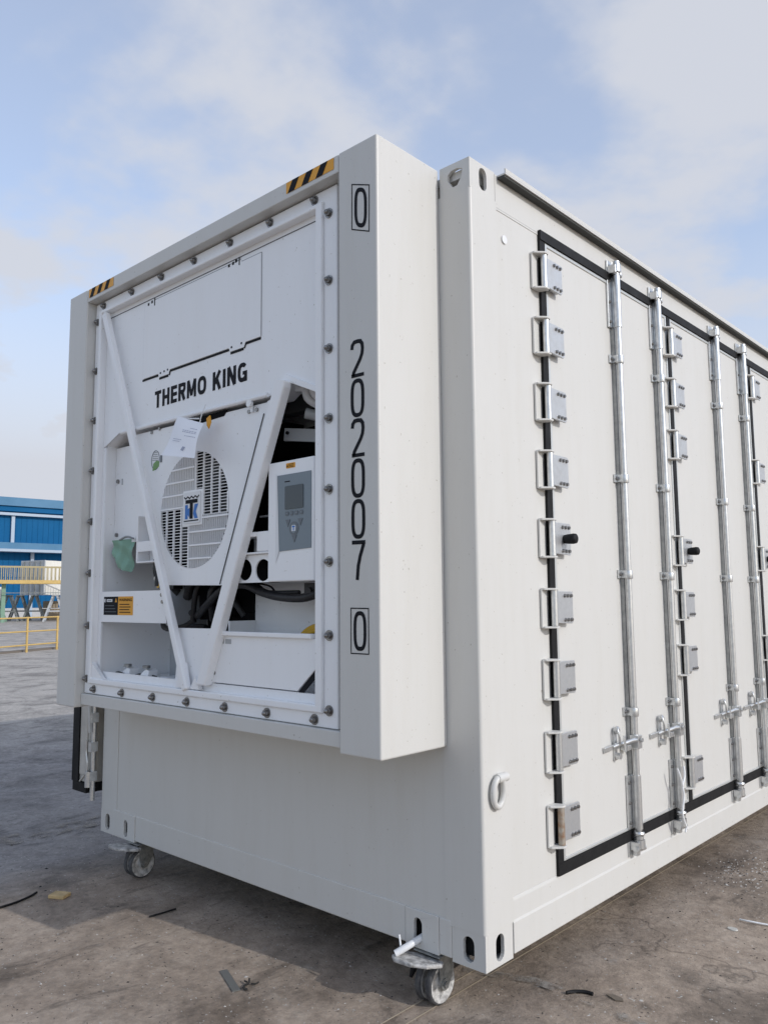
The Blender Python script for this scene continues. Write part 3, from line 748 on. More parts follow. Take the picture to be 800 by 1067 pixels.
m = MB(); m.box(-1.955, -1.945, -.2065, -.2052, 1.745, 1.775); m.build('small_sticker', MATS['sticker_grey'], UN)
# left bracket
m = MB(); m.box(-1.712, -1.700, -.262, -.20, 1.355, 1.57); m.box(-1.699, -1.56, -.262, -.20, 1.355, 1.362); m.box(-1.699, -1.56, -.262, -.255, 1.405, 1.452); m.box(-1.70, -1.56, -.20, -.195, 1.355, 1.56); m.build('bracket', UNITP, UN, .002)
# compressor compartment: drum, body, valve
m = MB(); m.cyl((-1.62, -.02, .84), (-1.62, -.02, 1.30), .095, n=24); m.lathe((-1.62, -.02, 1.30), (0, 0, 1), [(0, .095), (.025, .085), (.045, .06), (.055, .0)], 24); m.build('receiver_tank', mat('tank_grey', (.30, .32, .34), .5), UN)
m = MB(); m.box(-1.66, -1.54, -.17, -.12, 1.30, 1.37); m.cyl((-1.60, -.16, 1.36), (-1.60, -.16, 1.44), .018, n=12); m.cyl((-1.66, -.15, 1.30), (-1.60, -.10, 1.22), .022, n=12); m.cyl((-1.54, -.17, 1.42), (-1.48, -.10, 1.2), .03, n=12)
m.use(1); m.cyl((-1.60, -.18, 1.255), (-1.60, -.215, 1.255), .014, n=8); m.cyl((-1.585, -.17, 1.27), (-1.565, -.20, 1.275), .009, n=8)
m.use(2); m.cyl((-1.57, -.18, 1.29), (-1.57, -.22, 1.29), .013, n=10); m.cyl((-1.63, -.18, 1.285), (-1.63, -.21, 1.285), .012, n=10)
m.build('service_valve', [HOSE, BRASS, GALV], UN)
m = MB()
m.box(-1.30, -1.12, -.05, .10, 1.13, 1.52); m.cyl((-1.40, -.02, 1.0), (-1.20, -.02, 1.0), .085, n=20); m.box(-1.45, -1.36, -.1, .05, 1.10, 1.5); m.cyl((-1.25, -.14, 1.16), (-1.25, -.06, 1.16), .05, n=16)
m.build('compressor', BLK, UN, .006)
m = MB(); m.box(-1.46, -1.0, -.045, -.035, 1.0, 1.30); m.build('dark_backing', BLK, UN)  # black sheet added so the middle opening reads dark
m = MB()
for k, (x0_, z0_, x1_, z1_, r_) in enumerate(((-1.70, 1.30, -1.52, 1.40, .016), (-1.72, 1.38, -1.50, 1.28, .012), (-1.66, 1.24, -1.56, 1.43, .014), (-1.60, 1.44, -1.50, 1.24, .011), (-1.48, 1.20, -1.30, 1.28, .020), (-1.42, 1.10, -1.34, 1.30, .012), (-1.30, 1.10, -1.22, 1.28, .014), (-1.22, 1.26, -1.10, 1.12, .012))):
    m.tube([(x0_, -.13 - .01 * (k % 3), z0_), ((x0_ + x1_) / 2, -.17 + .01 * (k % 2), (z0_ + z1_) / 2 + .03), (x1_, -.12, z1_)], r_, 8)
m.build('pipe_bundle', HOSE, UN)
m = MB(); m.box(-1.645, -1.575, -.215, -.17, 1.315, 1.372); m.cyl((-1.61, -.20, 1.30), (-1.61, -.20, 1.25), .022, n=12); m.box(-1.56, -1.50, -.20, -.15, 1.235, 1.42)
m.tube([(-1.66, -.19, 1.40), (-1.63, -.21, 1.36), (-1.60, -.215, 1.28), (-1.54, -.20, 1.24)], .009, 8); m.tube([(-1.69, -.17, 1.37), (-1.66, -.20, 1.33), (-1.64, -.20, 1.27)], .006, 8)
m.build('pressure_switch', HOSE, UN, .003)
m = MB(); m.tube([(-1.95, -.22, .845), (-1.88, -.235, .856), (-1.80, -.225, .842), (-1.72, -.20, .855), (-1.62, -.20, .846)], .006, 8); m.tube([(-1.78, -.05, 1.10), (-1.70, -.12, 1.075), (-1.60, -.16, 1.06), (-1.48, -.16, 1.07), (-1.42, -.14, 1.10)], .013, 8)
m.build('cable', HOSE, UN)
m = MB(); m.box(-1.55, -.99, .02, .11, 1.20, 1.94); m.box(-.99, -.51, .03, .11, 1.36, 1.90); m.build('condenser_coil', BLK, UN)
# divider inside lower-left opening
m = MB(); m.box(-1.70, -1.42, .00, .012, .820, 1.20); m.box(-1.712, -1.70, -.04, .012, .820, 1.2); m.build('divider_panel', UNITP, UN)
# tray latches in the lower-left opening
for x in (-1.86, -1.70):
    m = MB(); m.slab([[(0, 0), (.055, 0), (.048, .052), (.020, .060), (-.012, .036)]], lambda a, b, k, x=x: (x + a, -.235 + .05 * k + b * .3, .822 + b)); m.use(1); m.cyl((x + .022, -.215, .884), (x + .022, -.215, .896), .018, n=10)
    m.build('tray_latch', [UNITP, DARKG], UN, .003)
m = MB(); m.box(-1.62, -1.44, -.18, -.05, .821, .848); m.use(1); m.box(-1.56, -1.48, -.185, -.181, .828, .842); m.build('tray_bar', [UNITP, BLK], UN)
# controller
m = MB()
xa, xb, za, zb = -.758, -.5055, 1.250, 1.694
m.box(xa, xb, -.276, -.13, za, zb)
CT = m.build('controller_box', UNITP, UN, .004)
m = MB(); fr = [(-.715, 1.652), (-.512, 1.652), (-.512, 1.36), (-.695, 1.31)]; inn = [(-.702, 1.642), (-.517, 1.642), (-.517, 1.366), (-.690, 1.360)]
m.py([inn], -.2785, -.2762); m.build('control_panel', PANELG, UN)
m = MB(); m.use(0)
m.quad([(-.712, -.277, 1.648), (-.7025, -.2790, 1.642), (-.6905, -.2790, 1.360), (-.712, -.277, 1.315)])
m.build('panel_bevel', WHITE, UN)
m = MB(); m.py([rrect(-.657, -.557, 1.512, 1.598, .004)], -.281, -.2787); m.build('screen', SCREEN, UN, .001)
for i in range(4):
    x = -.646 + i * .0262; m = MB(); m.py([rrect(x - .009, x + .009, 1.489, 1.504, .004)], -.2805, -.2787); m.use(1); m.box(x - .003, x + .003, -.2810, -.2806, 1.494, 1.499); m.build('key', [KEYG, PANELG], UN)
for (x, z) in ((-.640, 1.462), (-.573, 1.462), (-.605, 1.403)):
    m = MB(); m.py([[(x - .013, z + .012), (x + .013, z + .012), (x, z - .014)]], -.2805, -.2787); m.build('arrow_key', KEYG, UN)
m = MB(); m.py([circ(-.607, 1.440, .025, .025, 28)], -.2802, -.2787); m.use(1); m.py([circ(-.607, 1.440, .017, .017, 24)], -.2812, -.2803); m.use(2); m.box(-.617, -.597, -.2818, -.2813, 1.430, 1.451)
m.use(3); m.box(-.614, -.600, -.2824, -.2819, 1.444, 1.449); m.box(-.6095, -.6045, -.2824, -.2819, 1.432, 1.444); m.build('round_button', [KEYG, PANELG, WHITE, BLUE], UN)
m = MB(); m.box(-.660, -.631, -.2792, -.2787, 1.613, 1.617); m.build('maker_mark', INK, UN)
m = MB(); m.py([rrect(-.655, -.605, 1.664, 1.683, .003)], -.2772, -.2762); m.use(1)
for i in range(3): m.box(-.640, -.612, -.2778, -.2773, 1.667 + .005 * i, 1.669 + .005 * i)
m.py([[(-.652, 1.668), (-.643, 1.668), (-.6475, 1.679)]], -.2778, -.2773); m.build('caution_sticker', [ORNG, INK], UN)
# things in the upper right opening
m = MB(); m.bar((-.80, -.16, 1.83), (-.49, .02, 1.80), .05, .012, (.4, -1, 0)); m.use(1); m.cyl((-.76, -.186, 1.828), (-.76, -.178, 1.828), .007, n=8); m.build('cross_bracket', [mat('bracket_grey', (.5, .51, .51), .5), BLK], UN)
m = MB(); m.tube([(-.69, -.20, 1.99), (-.66, -.18, 1.985), (-.645, -.17, 1.94), (-.60, -.10, 1.91), (-.50, .03, 1.87)], .017, 10); m.tube([(-.65, -.20, 2.0), (-.62, -.18, 1.99), (-.605, -.17, 1.95), (-.56, -.10, 1.92), (-.50, .0, 1.90)], .017, 10)
m.use(1); m.tube([(-.69, -.15, 1.90), (-.50, .02, 1.84)], .022, 8); m.build('refrigerant_pipe', [WHITE, MATS['bracket_grey']], UN)
m = MB(); m.box(-.94, -.76, -.17, -.165, 1.512, 1.519); m.build('thin_rod', WHITE, UN)
# ducts below
m = MB(); m.py([[(-1.03, 1.250), (-.752, 1.250), (-.752, 1.356), (-.985, 1.356)], circ(-.918, 1.300, .043, .041, 28), circ(-.808, 1.296, .045, .042, 28)], yP + .004, yP + .010); m.build('duct_plate', UNITP, UN)
m = MB(); m.box(-1.00, -.75, yP + .06, yP + .065, 1.25, 1.36); m.build('duct_back', BLK, UN)
m = MB(); m.py([[(-.965, 1.357), (-.760, 1.357), (-.760, 1.365), (-.962, 1.365)]], yP - .012, -.16); m.box(-.830, -.7585, yP - .010, -.17, 1.366, 1.442); m.box(-.955, -.831, yP - .010, -.17, 1.424, 1.442); m.box(-.95, -.831, -.19, -.18, 1.366, 1.424); m.build('junction_shelf', UNITP, UN, .003)
m = MB(); m.tube([(-1.50, -.10, 1.13), (-1.40, -.14, 1.12), (-1.28, -.17, 1.17), (-1.15, -.18, 1.235), (-1.02, -.18, 1.245), (-.90, -.19, 1.215), (-.78, -.20, 1.195), (-.65, -.20, 1.190), (-.56, -.19, 1.21), (-.49, -.16, 1.24)], .0165, 10)
m.tube([(-.98, -.17, 1.26), (-.90, -.18, 1.22), (-.82, -.19, 1.21), (-.70, -.17, 1.21)], .010, 8); m.box(-.64, -.58, -.20, -.14, 1.20, 1.245); m.cyl((-.61, -.21, 1.21), (-.61, -.17, 1.21), .018, n=12)
m.tube([(-.94, -.17, 1.25), (-.88, -.16, 1.235), (-.84, -.16, 1.20)], .004, 6); m.tube([(-1.70, -.05, 1.12), (-1.60, -.08, 1.075), (-1.42, -.08, 1.065)], .014, 8)
m.build('hose', HOSE, UN)
m = MB(); m.box(-1.10, -.491, -.06, -.05, .82, 1.30); m.box(-1.11, -1.10, -.19, -.05, .82, 1.10); m.build('evaporator_casing', UNITP, UN)
m = MB()
for k, rr in enumerate((.10, .112, .123)): m.tube([(-.60 + rr * 1.1 * math.cos(a), -.16 + k * .004, .985 + rr * .85 * math.sin(a)) for a in [math.pi * i / 18 for i in range(19)]], .0085, 8)
m.build('coiled_cable', YEL, UN)

# ------------------------------------------------------------ side doors
PITCH = 1.183; Y0 = .445
def make_door():
    d = MB()
    # panel with a slightly raised edge trim
    d.box(-.05, .0015, .500, .445 + PITCH - .014, .240, 2.565)
    D = d.build('door', PAINT, C, .002)
    t = MB(); a0, a1 = .4835, .445 + PITCH - .002
    t.px([[(a0, .2305), (a1, .2305), (a1, 2.578), (a0, 2.578)], [(.5005, .2405), (a1 - .0125, .2405), (a1 - .0125, 2.5645), (.5005, 2.5645)]], -.02, .006)
    t.build('door_trim', mat('trim_aluminium', (.62, .63, .62), .4, .5) if 'trim_aluminium' not in MATS else MATS['trim_aluminium'], D, .002)
    gk = MB()
    gk.px([[(.445, .187), (.445 + PITCH + .0, .187), (.445 + PITCH, .2295), (.445, .2295)]], -.02, .009)
    gk.px([[(.445, 2.5795), (.445 + PITCH, 2.5795), (.445 + PITCH, 2.618), (.445, 2.618)]], -.02, .012)
    gk.px([[(.445, .230), (.4825, .230), (.4825, 2.579), (.445, 2.579)]], -.02, .008)
    gk.build('gasket', RUB, D)
    # one hinge mesh, local height 0 at its middle, copied down the jamb
    zs = [2.438 - i * .2585 for i in range(9)]
    hz = .070
    def hinge_mesh(pinmat):
        h = MB(); z = 0
        h.use(0); h.slab([[(-.088, -hz - .002), (-.052, -hz - .002), (-.052, hz), (-.088, hz)]], lambda a, b, k: ((0, .007)[k], .472 + a, z + b))
        for s_ in (1, -1):
            zz0 = s_ * hz - .004
            h.slab([[(.0, .388), (.0, .440), (.034, .452), (.046, .442), (.046, .420), (.016, .388)]], lambda a, b, k: (a, b, zz0 + .007 * k))
        h.use(1); h.cyl((.030, .434, -.0655), (.030, .434, .0655), .0125, n=16)
        h.use(2); h.slab([[(.440, -.056), (.560, -.060), (.567, -.054), (.567, .056), (.561, .061), (.462, .061), (.452, .056), (.440, .056)]], lambda a, b, k: ((.024, .031)[k], a, b))
        h.box(.006, .0235, .505, .562, -.052, -.047); h.box(.006, .0235, .505, .562, .047, .052); h.box(.006, .0235, .556, .562, -.045, .045)
        h.use(3)
        for yy in (.506, .529, .552):
            for s_ in (1, -1): h.cyl((.031, yy, s_ * .045), (.038, yy, s_ * .045), .0075, .006, n=8)
        return h, [PAINT, pinmat, LEAF, STEEL]
    h, ms = hinge_mesh(GALV); hp = h.build('hinge', ms, D, .0012, loc=(0, 0, zs[0]))
    for z in zs[1:8]: copy_tree(hp, D, (0, 0, z))
    h, ms = hinge_mesh(RUST); h.build('hinge', ms, D, .0012, loc=(0, 0, zs[8]))['label'] = 'lowest hinge, its pin rusty'
    kb = MB(); kb.lathe((.031, .520, 0), (1, 0, 0), [(0, .016), (.01, .018), (.038, .0200), (.048, .0185), (.052, .012), (.052, 0)], 20); kb.build('stop_knob', RUB, D, loc=(0, 0, zs[4]))
    def lock_bar():
        """rod, housings, guides, keepers and handle, all built round y = 0"""
        y = 0; X = .034; parts = []
        P = MB(); P.cyl((X, y, .19), (X, y, 2.64), .0125, n=18); P.use(1); P.box(.002, .018, y - .012, y + .002, .451, 2.364)  # dark strip added beside the rod, standing in for its reflection
        parts.append(P.build('lock_bar', [GALV, DARKG], D))
        for z0, z1, rv, rs in ((.235, .450, (.26, .34, .42), (.26, .40)), (2.365, 2.600, (2.39, 2.48, 2.575), (2.42, 2.55))):
            h = MB(); h.cyl((X, y, z0), (X, y, z1), .0165, n=18); h.box(.003, .0118, y - .040, y + .014, z0, z1)
            h.box(.012, .030, y - .008, y + .008, z0 + .004, z1 - .004); h.use(1)
            for q in rv: h.cyl((.012, y - .028, q), (.019, y - .028, q), .007, .006, n=8)
            for q in rs: h.cyl((X, y + .015, q), (X, y + .022, q), .0050, n=8)
            parts.append(h.build('bar_housing', [GALV, STEEL], D, .0015))
        g0 = None
        for z0 in (.709, 1.281, 1.693, 2.222):
            if g0 is None:
                g_ = MB(); g_.box(.0032, .010, y - .040, y + .028, -.018, .018); g_.lathe((X, y, -.02), (0, 0, 1), [(0, .0140), (0, .0185), (.034, .0185), (.034, .0140)], 18)
                g_.box(.0102, .038, y + .0150, y + .020, -.016, .016); g_.box(.0105, .034, y - .020, y - .015, -.016, .016)
                g_.use(1); g_.cyl((.010, y - .030, 0), (.018, y - .030, 0), .008, .006, n=8); g_.cyl((.010, y + .024, 0), (.014, y + .024, 0), .004, n=8)
                g0 = g_.build('bar_guide', [GALV, STEEL], D, .001, loc=(0, 0, z0)); parts.append(g0)
            else:
                q = g0.copy(); COL.objects.link(q); q.parent = D; q.location = (0, 0, z0); parts.append(q)
        for zc, s_ in ((.178, -1), (2.635, 1)):
            k = MB()
            k.box(.0, .008, y - .040, y + .045, zc - .052, zc + .048) if s_ < 0 else k.box(.0, .008, y - .030, y + .034, zc - .028, zc + .040)
            k.cyl((X, y, zc - .018), (X, y, zc + .016), .021, n=16); k.cyl((X, y, zc + .018), (X, y, zc + .030), .018, n=16)
            k.box(.008, .046, y - .030, y - .022, zc - .026, zc + .010); k.box(.008, .046, y + .022, y + .030, zc - .028, zc + .012)
            k.cyl((X, y - .034, zc - .018), (X, y + .040, zc - .024), .011, n=12)
            if s_ < 0: k.box(.008, .030, y - .016, y + .014, .128, .150); k.lathe((X, y, zc + .032), (0, 0, 1), [(0, .019), (.008, .024), (.016, .019)], 16)
            parts.append(k.build('cam_keeper', GALV, D, .002))
        zh = .585; hn = MB()
        hn.box(X - .016, X + .022, y - .018, y + .018, zh - .026, zh + .028)
        hn.tube([(X + .010, y - .012, zh + .010), (X + .008, y - .05, zh + .012), (X - .002, y - .09, zh + .006), (X - .012, y - .130, zh + .004), (X - .018, y - .17, zh - .002)], [.011, .009, .010, .009, .009], 10)
        hn.bar((X - .018, y - .165, zh - .002), (X - .026, y - .225, zh - .008), .020, .009, (1, .1, 0))
        hn.box(.002, .036, y - .075, y - .040, zh - .028, zh - .006); hn.cyl((X + .026, y, zh + .010), (X + .033, y, zh + .010), .009, n=12)
        parts.append(hn.build('handle', GALV, D, .002))
        rt = MB(); yc = y - .125
        rt.box(.002, .009, yc - .014, yc + .014, zh - .060, zh + .070); rt.lathe((.008, yc, zh + .060), (1, 0, 0), [(0, .014), (.012, .016), (.018, .010), (.018, 0)], 16)
        rt.tube([(.018, yc - .010, zh + .074), (.030, yc - .020, zh + .064), (.035, yc - .018, zh + .035), (.030, yc - .006, zh + .008)], .0050, 8)
        rt.cyl((.010, yc, zh - .042), (.030, yc, zh - .042), .013, n=12); rt.bar((.044, yc + .008, zh + .040), (.048, yc + .006, zh - .024), .014, .005, (1, 0, .1))
        parts.append(rt.build('handle_catch', GALV, D, .0015))
        for p in parts: p.location.y = 1.038
        for p in parts: q = p.copy(); COL.objects.link(q); q.parent = D; q.location.y = 1.466
    lock_bar()
    return D, zs
D1, ZS = make_door()
D1['label'] = 'side door nearest the cooling unit, with nine hinges'
for k in (1, 2, 3):
    Dk = copy_tree(D1, C, (0, PITCH * k, 0))
    del Dk['label']; lowest_hinge_swap(Dk)
    drop = {1: (3, 7), 2: (1, 3, 5, 7), 3: (1, 3)}[k]
    hs_ = sorted([o for o in Dk.children if o.name.startswith('hinge')], key=lambda o: -o.location.z)
    for i in drop:
        for ch in list(hs_[i].children): bpy.data.objects.remove(ch)
        bpy.data.objects.remove(hs_[i])
m = MB(); yy = Y0 + PITCH * 4; m.px([[(yy, .187), (yy + .038, .187), (yy + .038, 2.618), (yy, 2.618)]], -.02, .008); m.build('gasket', RUB, C)

# folded-back door on the far side (free edge shows past the end wall)
m = MB(); m.box(-2.612, -2.500, -.040, 1.15, .235, 2.56)
DO = m.build('door', mat('door_edge_beige', (.50, .48, .44), .5, 0, .15, 8), C, .004); DO['label'] = 'open door folded back along the far side wall'
m = MB(); m.px([[(-.052, .185), (1.16, .185), (1.16, .232), (-.052, .232)]], -2.655, -2.51); m.px([[(-.052, .2325), (-.041, .2325), (-.041, 2.6), (-.052, 2.6)]], -2.655, -2.600)
m.px([[(-.052, .2325), (1.16, .2325), (1.16, 2.6), (-.052, 2.6)]], -2.668, -2.6555); m.build('gasket', RUB, DO)
m = MB(); m.box(-2.595, -2.52, -.046, -.041, .275, 2.5); m.bar((-2.596, -.043, .2335), (-2.545, -.043, .275), .008, .006); m.build('edge_strip', mat('edge_beige', (.55, .52, .47), .5, 0, .2, 12), DO)
m = MB(); m.cyl((-2.482, -.03, .15), (-2.482, -.03, 2.5), .013, n=12)
for z0 in (.25, .40, .55): m.box(-2.50, -2.468, -.052, -.012, z0, z0 + .05)
m.bar((-2.478, -.055, .50), (-2.490, -.055, .66), .014, .010, (0, -1, 0)); m.cyl((-2.49, -.05, .22), (-2.49, -.05, .30), .018, n=10)
m.tube([(-2.505, -.055, .46), (-2.51, -.055, .40), (-2.495, -.055, .34), (-2.50, -.055, .28)], .006, 6)
m.build('lock_bar', GALV, DO)

# ------------------------------------------------------------ castors
def make_castor():
    A = empty('castor', (-.27, 0, GZ), C)
    wx1 = .070; r_ = .069; cy = .030
    for xx in (0.0, .046):
        w = MB(); w.lathe((xx, cy, r_), (1, 0, 0), [(0, .052), (0, r_ - .006), (.004, r_ - .001), (.020, r_ - .001), (.024, r_ - .006), (.024, .052)], 32)
        w.use(1); w.lathe((xx, cy, r_), (1, 0, 0), [(-.0008, r_ - .008), (-.001, .050), (.006, .045), (.006, .018), (-.004, .017), (-.004, 0)], 32); w.lathe((xx, cy, r_), (1, 0, 0), [(.0248, r_ - .008), (.025, .050), (.018, .045), (.018, .018), (.028, .017), (.028, 0)], 32)
        w.build('wheel', [TYRE, DUSTY], A)
    f = MB()
    for x0 in (-.008, .0745):
        f.slab([[(cy - .030, .165), (cy + .052, .165), (cy + .050, .10), (cy + .020, .050), (cy - .006, .048), (cy - .022, .078)]], lambda a, b, k, x0=x0: (x0 + .004 * k, a, b))
    f.box(-.008, .079, cy - .036, cy + .06, .158, .163); f.cyl((-.016, cy, r_), (.088, cy, r_), .011, n=6); f.cyl((.0785, cy, r_), (.082, cy, r_), .019, n=14); f.cyl((-.010, cy, r_), (-.013, cy, r_), .019, n=14); f.box(-.020, .092, cy - .045, cy + .07, .1635, .168); f.cyl((.035, cy + .02, .160), (.035, cy + .02, .19), .03, n=16)
    f.build('fork', FORKM, A, .003)
    b = MB()
    b.slab([[(-.060, -.030), (-.056, -.085), (-.030, -.106), (.040, -.098), (.085, -.070), (.110, -.020), (.10, .0), (-.02, .0)]], lambda a, c_, k: (a, c_, .140 + .014 * k - c_ * .10))
    b.build('brake_pedal', DUSTY, A, .005, 2)
    l = MB(); l.tube([(-.040, -.085, .168), (-.012, -.045, .190), (.002, .012, .205)], .0115, 10); l.tube([(-.036, -.060, .180), (-.052, -.050, .215)], .0035, 6)
    l.build('twist_lever', WHITE, A)
    t = MB(); t.tube([(-.030, .02, .130), (-.042, .012, .09), (-.050, .005, .062)], [.012, .012, .006], 6); t.build('brake_spring', RUB, A)
    return A
cas = make_castor()
for loc in ((-2.14, 0, GZ), (-.27, LEN - .06, GZ), (-2.18, LEN - .06, GZ)):
    q = copy_tree(cas, C, loc)
    for ch in list(q.children if q else []): pass
    for ch in [o for o in C.children if o.name.startswith('castor.') and tuple(round(v, 2) for v in o.location) == tuple(round(v, 2) for v in loc)]:
        for k in [o for o in ch.children if o.name.startswith('twist_lever')]: bpy.data.objects.remove(k)
m = MB(); m.cyl((-.045, .03, .050), (-.045, .07, .058), .014, n=8); m.cyl((-.06, .05, .02), (-.06, .05, .045), .01, n=8); m.build('socket_pin', mat('pin_pale', rgb((170, 178, 150)), .5), C)

# ------------------------------------------------------------ papers and cord hanging on the container
m = MB()
cr = [(-1.300, 1.958), (-1.128, 1.903), (-1.104, 1.748), (-1.338, 1.790)]; nx, nz = 12, 12
def pap(u, v):
    tl, tr, br, bl = cr
    x = (tl[0] * (1 - u) + tr[0] * u) * v + (bl[0] * (1 - u) + br[0] * u) * (1 - v); z = (tl[1] * (1 - u) + tr[1] * u) * v + (bl[1] * (1 - u) + br[1] * u) * (1 - v)
    return (x, -.315 - .022 * math.sin(u * 2.6 + .3) * (1 - v * .6) + .006 * math.sin(v * 5 + u * 2) - .055 * (1 - v), z)
for i in range(nx):
    for jn in range(nz): m.quad([pap(i / nx, jn / nz), pap((i + 1) / nx, jn / nz), pap((i + 1) / nx, (jn + 1) / nz), pap(i / nx, (jn + 1) / nz)], True)
m.use(1)
for a, b_, v in ((.70, .92, .78), (.48, .94, .70), (.48, .94, .66), (.60, .66, .56), (.68, .95, .56), (.20, .55, .44), (.20, .50, .39)):
    for q in range(6):
        u0 = a + (b_ - a) * q / 6; u1 = u0 + (b_ - a) / 7.5
        m.quad([(pap(uu, vv)[0], pap(uu, vv)[1] - .0015, pap(uu, vv)[2]) for uu, vv in ((u0, v), (u1, v), (u1, v + .014), (u0, v + .014))])
m.quad([(pap(uu, vv)[0], pap(uu, vv)[1] - .0018, pap(uu, vv)[2]) for uu, vv in ((.60, .18), (.68, .16), (.72, .27), (.64, .28))])
P1 = m.build('paper_sheet', [PAPER, mat('faint_print', (.40, .42, .52), .8)])
tag(P1, 'white printed sheet in a plastic sleeve hanging over the round fan grille', 'paper')
m = MB(); m.tube([(-1.135, -.30, 1.985), (-1.140, -.315, 1.94), (-1.150, -.318, 1.90)], .0022, 6); m.tube([(-1.30, -.318, 1.955), (-1.22, -.322, 1.936), (-1.15, -.32, 1.925)], .003, 6); s1 = m.build('string', WHITE, P1)
m = MB(); m.py([[(-1.128, 1.925), (-1.105, 1.935), (-1.098, 1.905), (-1.112, 1.880), (-1.125, 1.895)]], -.300, -.296)
tag(m.build('paper_tag', ORNG), 'small orange tag hanging beside the top right of the white printed sheet', 'tag')
m = MB(); gq = [(-1.975, 1.470), (-1.815, 1.478), (-1.865, 1.320), (-1.972, 1.355)]
def gp(u, v):
    tl, tr, br, bl = gq
    x = (tl[0] * (1 - u) + tr[0] * u) * v + (bl[0] * (1 - u) + br[0] * u) * (1 - v); z = (tl[1] * (1 - u) + tr[1] * u) * v + (bl[1] * (1 - u) + br[1] * u) * (1 - v)
    return (x, -.228 - .018 * math.sin(u * 4 + v) + .02 * (1 - v) + .008 * math.sin(v * 9 + u * 6) + .005 * math.sin(u * 15 - v * 5), z)
for i in range(10):
    for jn in range(10): m.quad([gp(i / 10, jn / 10), gp((i + 1) / 10, jn / 10), gp((i + 1) / 10, (jn + 1) / 10), gp(i / 10, (jn + 1) / 10)], True)
GP = tag(m.build('paper_sheet', GREENP), 'crumpled green paper hanging in the left compartment above the orange and black warning label', 'paper')
m = MB(); m.tube([(-1.96, -.222, 1.462), (-1.90, -.235, 1.475), (-1.84, -.235, 1.485), (-1.80, -.225, 1.475)], .005, 6); m.build('twine', DARKG, GP)
m = MB(); yb = 1.415; X = .066
m.tube([(.060, yb - .030, .425), (X, yb - .018, .392), (X, yb + .002, .350), (X, yb + .012, .30), (X, yb - .004, .25), (X - .005, yb + .006, .205), (X, yb + .022, .17), (X, yb + .012, .145)], .0042, 8)
m.tube([(.06, yb + .040, .425), (X, yb + .030, .385), (X, yb + .004, .345), (X + .003, yb + .006, .30), (X, yb - .010, .24), (X, yb + .0, .20), (X + .002, yb + .03, .155)], .0042, 8)
tag(m.build('cord', WHITE), 'thin white cord knotted on the second lock bar near its foot', 'cord')

# ------------------------------------------------------------ litter
m = MB(); m.box(-.040, .040, -.030, .030, 0, .016)
o = tag(m.build('wood_offcut', WOOD, None, .003, loc=(-2.133, -.36, GZ)), 'small pale wooden offcut lying in the shade left of the castor', 'wood'); o.rotation_euler.z = .5
def strip_obj(name, pts, r, mt, label, cat):
    m = MB(); m.tube(pts, r, 6); return tag(m.build(name, mt), label, cat)
z = GZ + .006
strip_obj('rubber_strip', [(-2.19, -.62, z), (-2.20, -.53, z), (-2.225, -.46, z), (-2.255, -.41, z)], .005, RUB, 'curved black rubber strip on the ground at the far left of the yard', 'rubber strip')
strip_obj('rubber_strip', [(.070, .365, z), (.088, .392, z), (.115, .412, z), (.142, .416, z)], .006, RUB, 'short arched black rubber strip on the sunlit ground below the side doors', 'rubber strip')
strip_obj('black_stick', [(-1.60, -.22, z), (-1.593, -.16, z), (-1.590, -.095, z)], .004, RUB, 'thin black stick in the shade just right of the left castor', 'stick')
strip_obj('wire', [(.29, 1.40, z), (.33, 1.395, z + .004), (.40, 1.42, z), (.55, 1.47, z)], .004, WHITE, 'pale bent wire on the sunlit ground at the right edge', 'wire')
m = MB(); m.box(-.014, .014, -.10, .075, 0, .003); o = tag(m.build('metal_strip', mat('dull_tin', (.18, .18, .17), .5, .3), loc=(-.885, -.335, GZ + .001)), 'flat grey metal strip lying by the edge of the container shadow', 'metal strip'); o.rotation_euler.z = 1.2
m = MB(); m.cyl((0, 0, 0), (0, 0, .004), .022, .020, n=14); o = tag(m.build('plastic_disc', mat('pale_plastic', (.5, .49, .45), .5), loc=(.299, 1.29, GZ + .001)), 'small pale disc on the sunlit ground below the bent wire', 'disc'); o.scale = (1, .7, 1)
m = MB(); m.pz([[(-.03, 0), (-.01, .016), (.022, .012), (.034, -.004), (.01, -.016)]], 0, .004); o = tag(m.build('dry_leaf', mat('leaf_brown', rgb((110, 100, 88)), .8), loc=(.205, .447, GZ + .001)), 'dry grey brown leaf beside the arched rubber strip', 'leaf')
m = MB(); m.tube([(0, 0, 0), (.010, .01, .008), (.0, .02, .016)], .004, 6); m.tube([(0, 0, 0), (.02, -.02, .004), (.034, -.015, .002)], .004, 6); m.tube([(.0, .01, .008), (-.02, .015, .004)], .003, 6); m.tube([(.01, .02, .002), (.025, .03, .004), (.02, .045, .002)], .003, 6)
tag(m.build('twig_clump', mat('dark_twig', (.03, .028, .025), .9), loc=(-.80, -.33, GZ + .004)), 'small dark crumpled twig at the end of the grey metal strip', 'twig')
deb = MB(); random.seed(3)
def chip(x, y, s_, mi):
    n = random.choice((4, 5)); a0 = random.random() * 6; st_ = random.uniform(.4, 1); ca, sa = math.cos(a0), math.sin(a0)
    pts = []
    for i in range(n):
        a = 2 * math.pi * i / n + random.uniform(-.4, .4); u, v = s_ * math.cos(a), s_ * st_ * math.sin(a); pts.append((x + u * ca - v * sa, y + u * sa + v * ca))
    deb.use(mi); h = s_ * random.uniform(.2, .7); b = len(deb.v)
    deb.v += [(p[0], p[1], GZ) for p in pts] + [(x + random.uniform(-.2, .2) * s_, y + random.uniform(-.2, .2) * s_, GZ + h)]
    for i in range(n): deb.f.append((b + i, b + (i + 1) % n, b + n)); deb.m.append(mi); deb.sm.append(False)
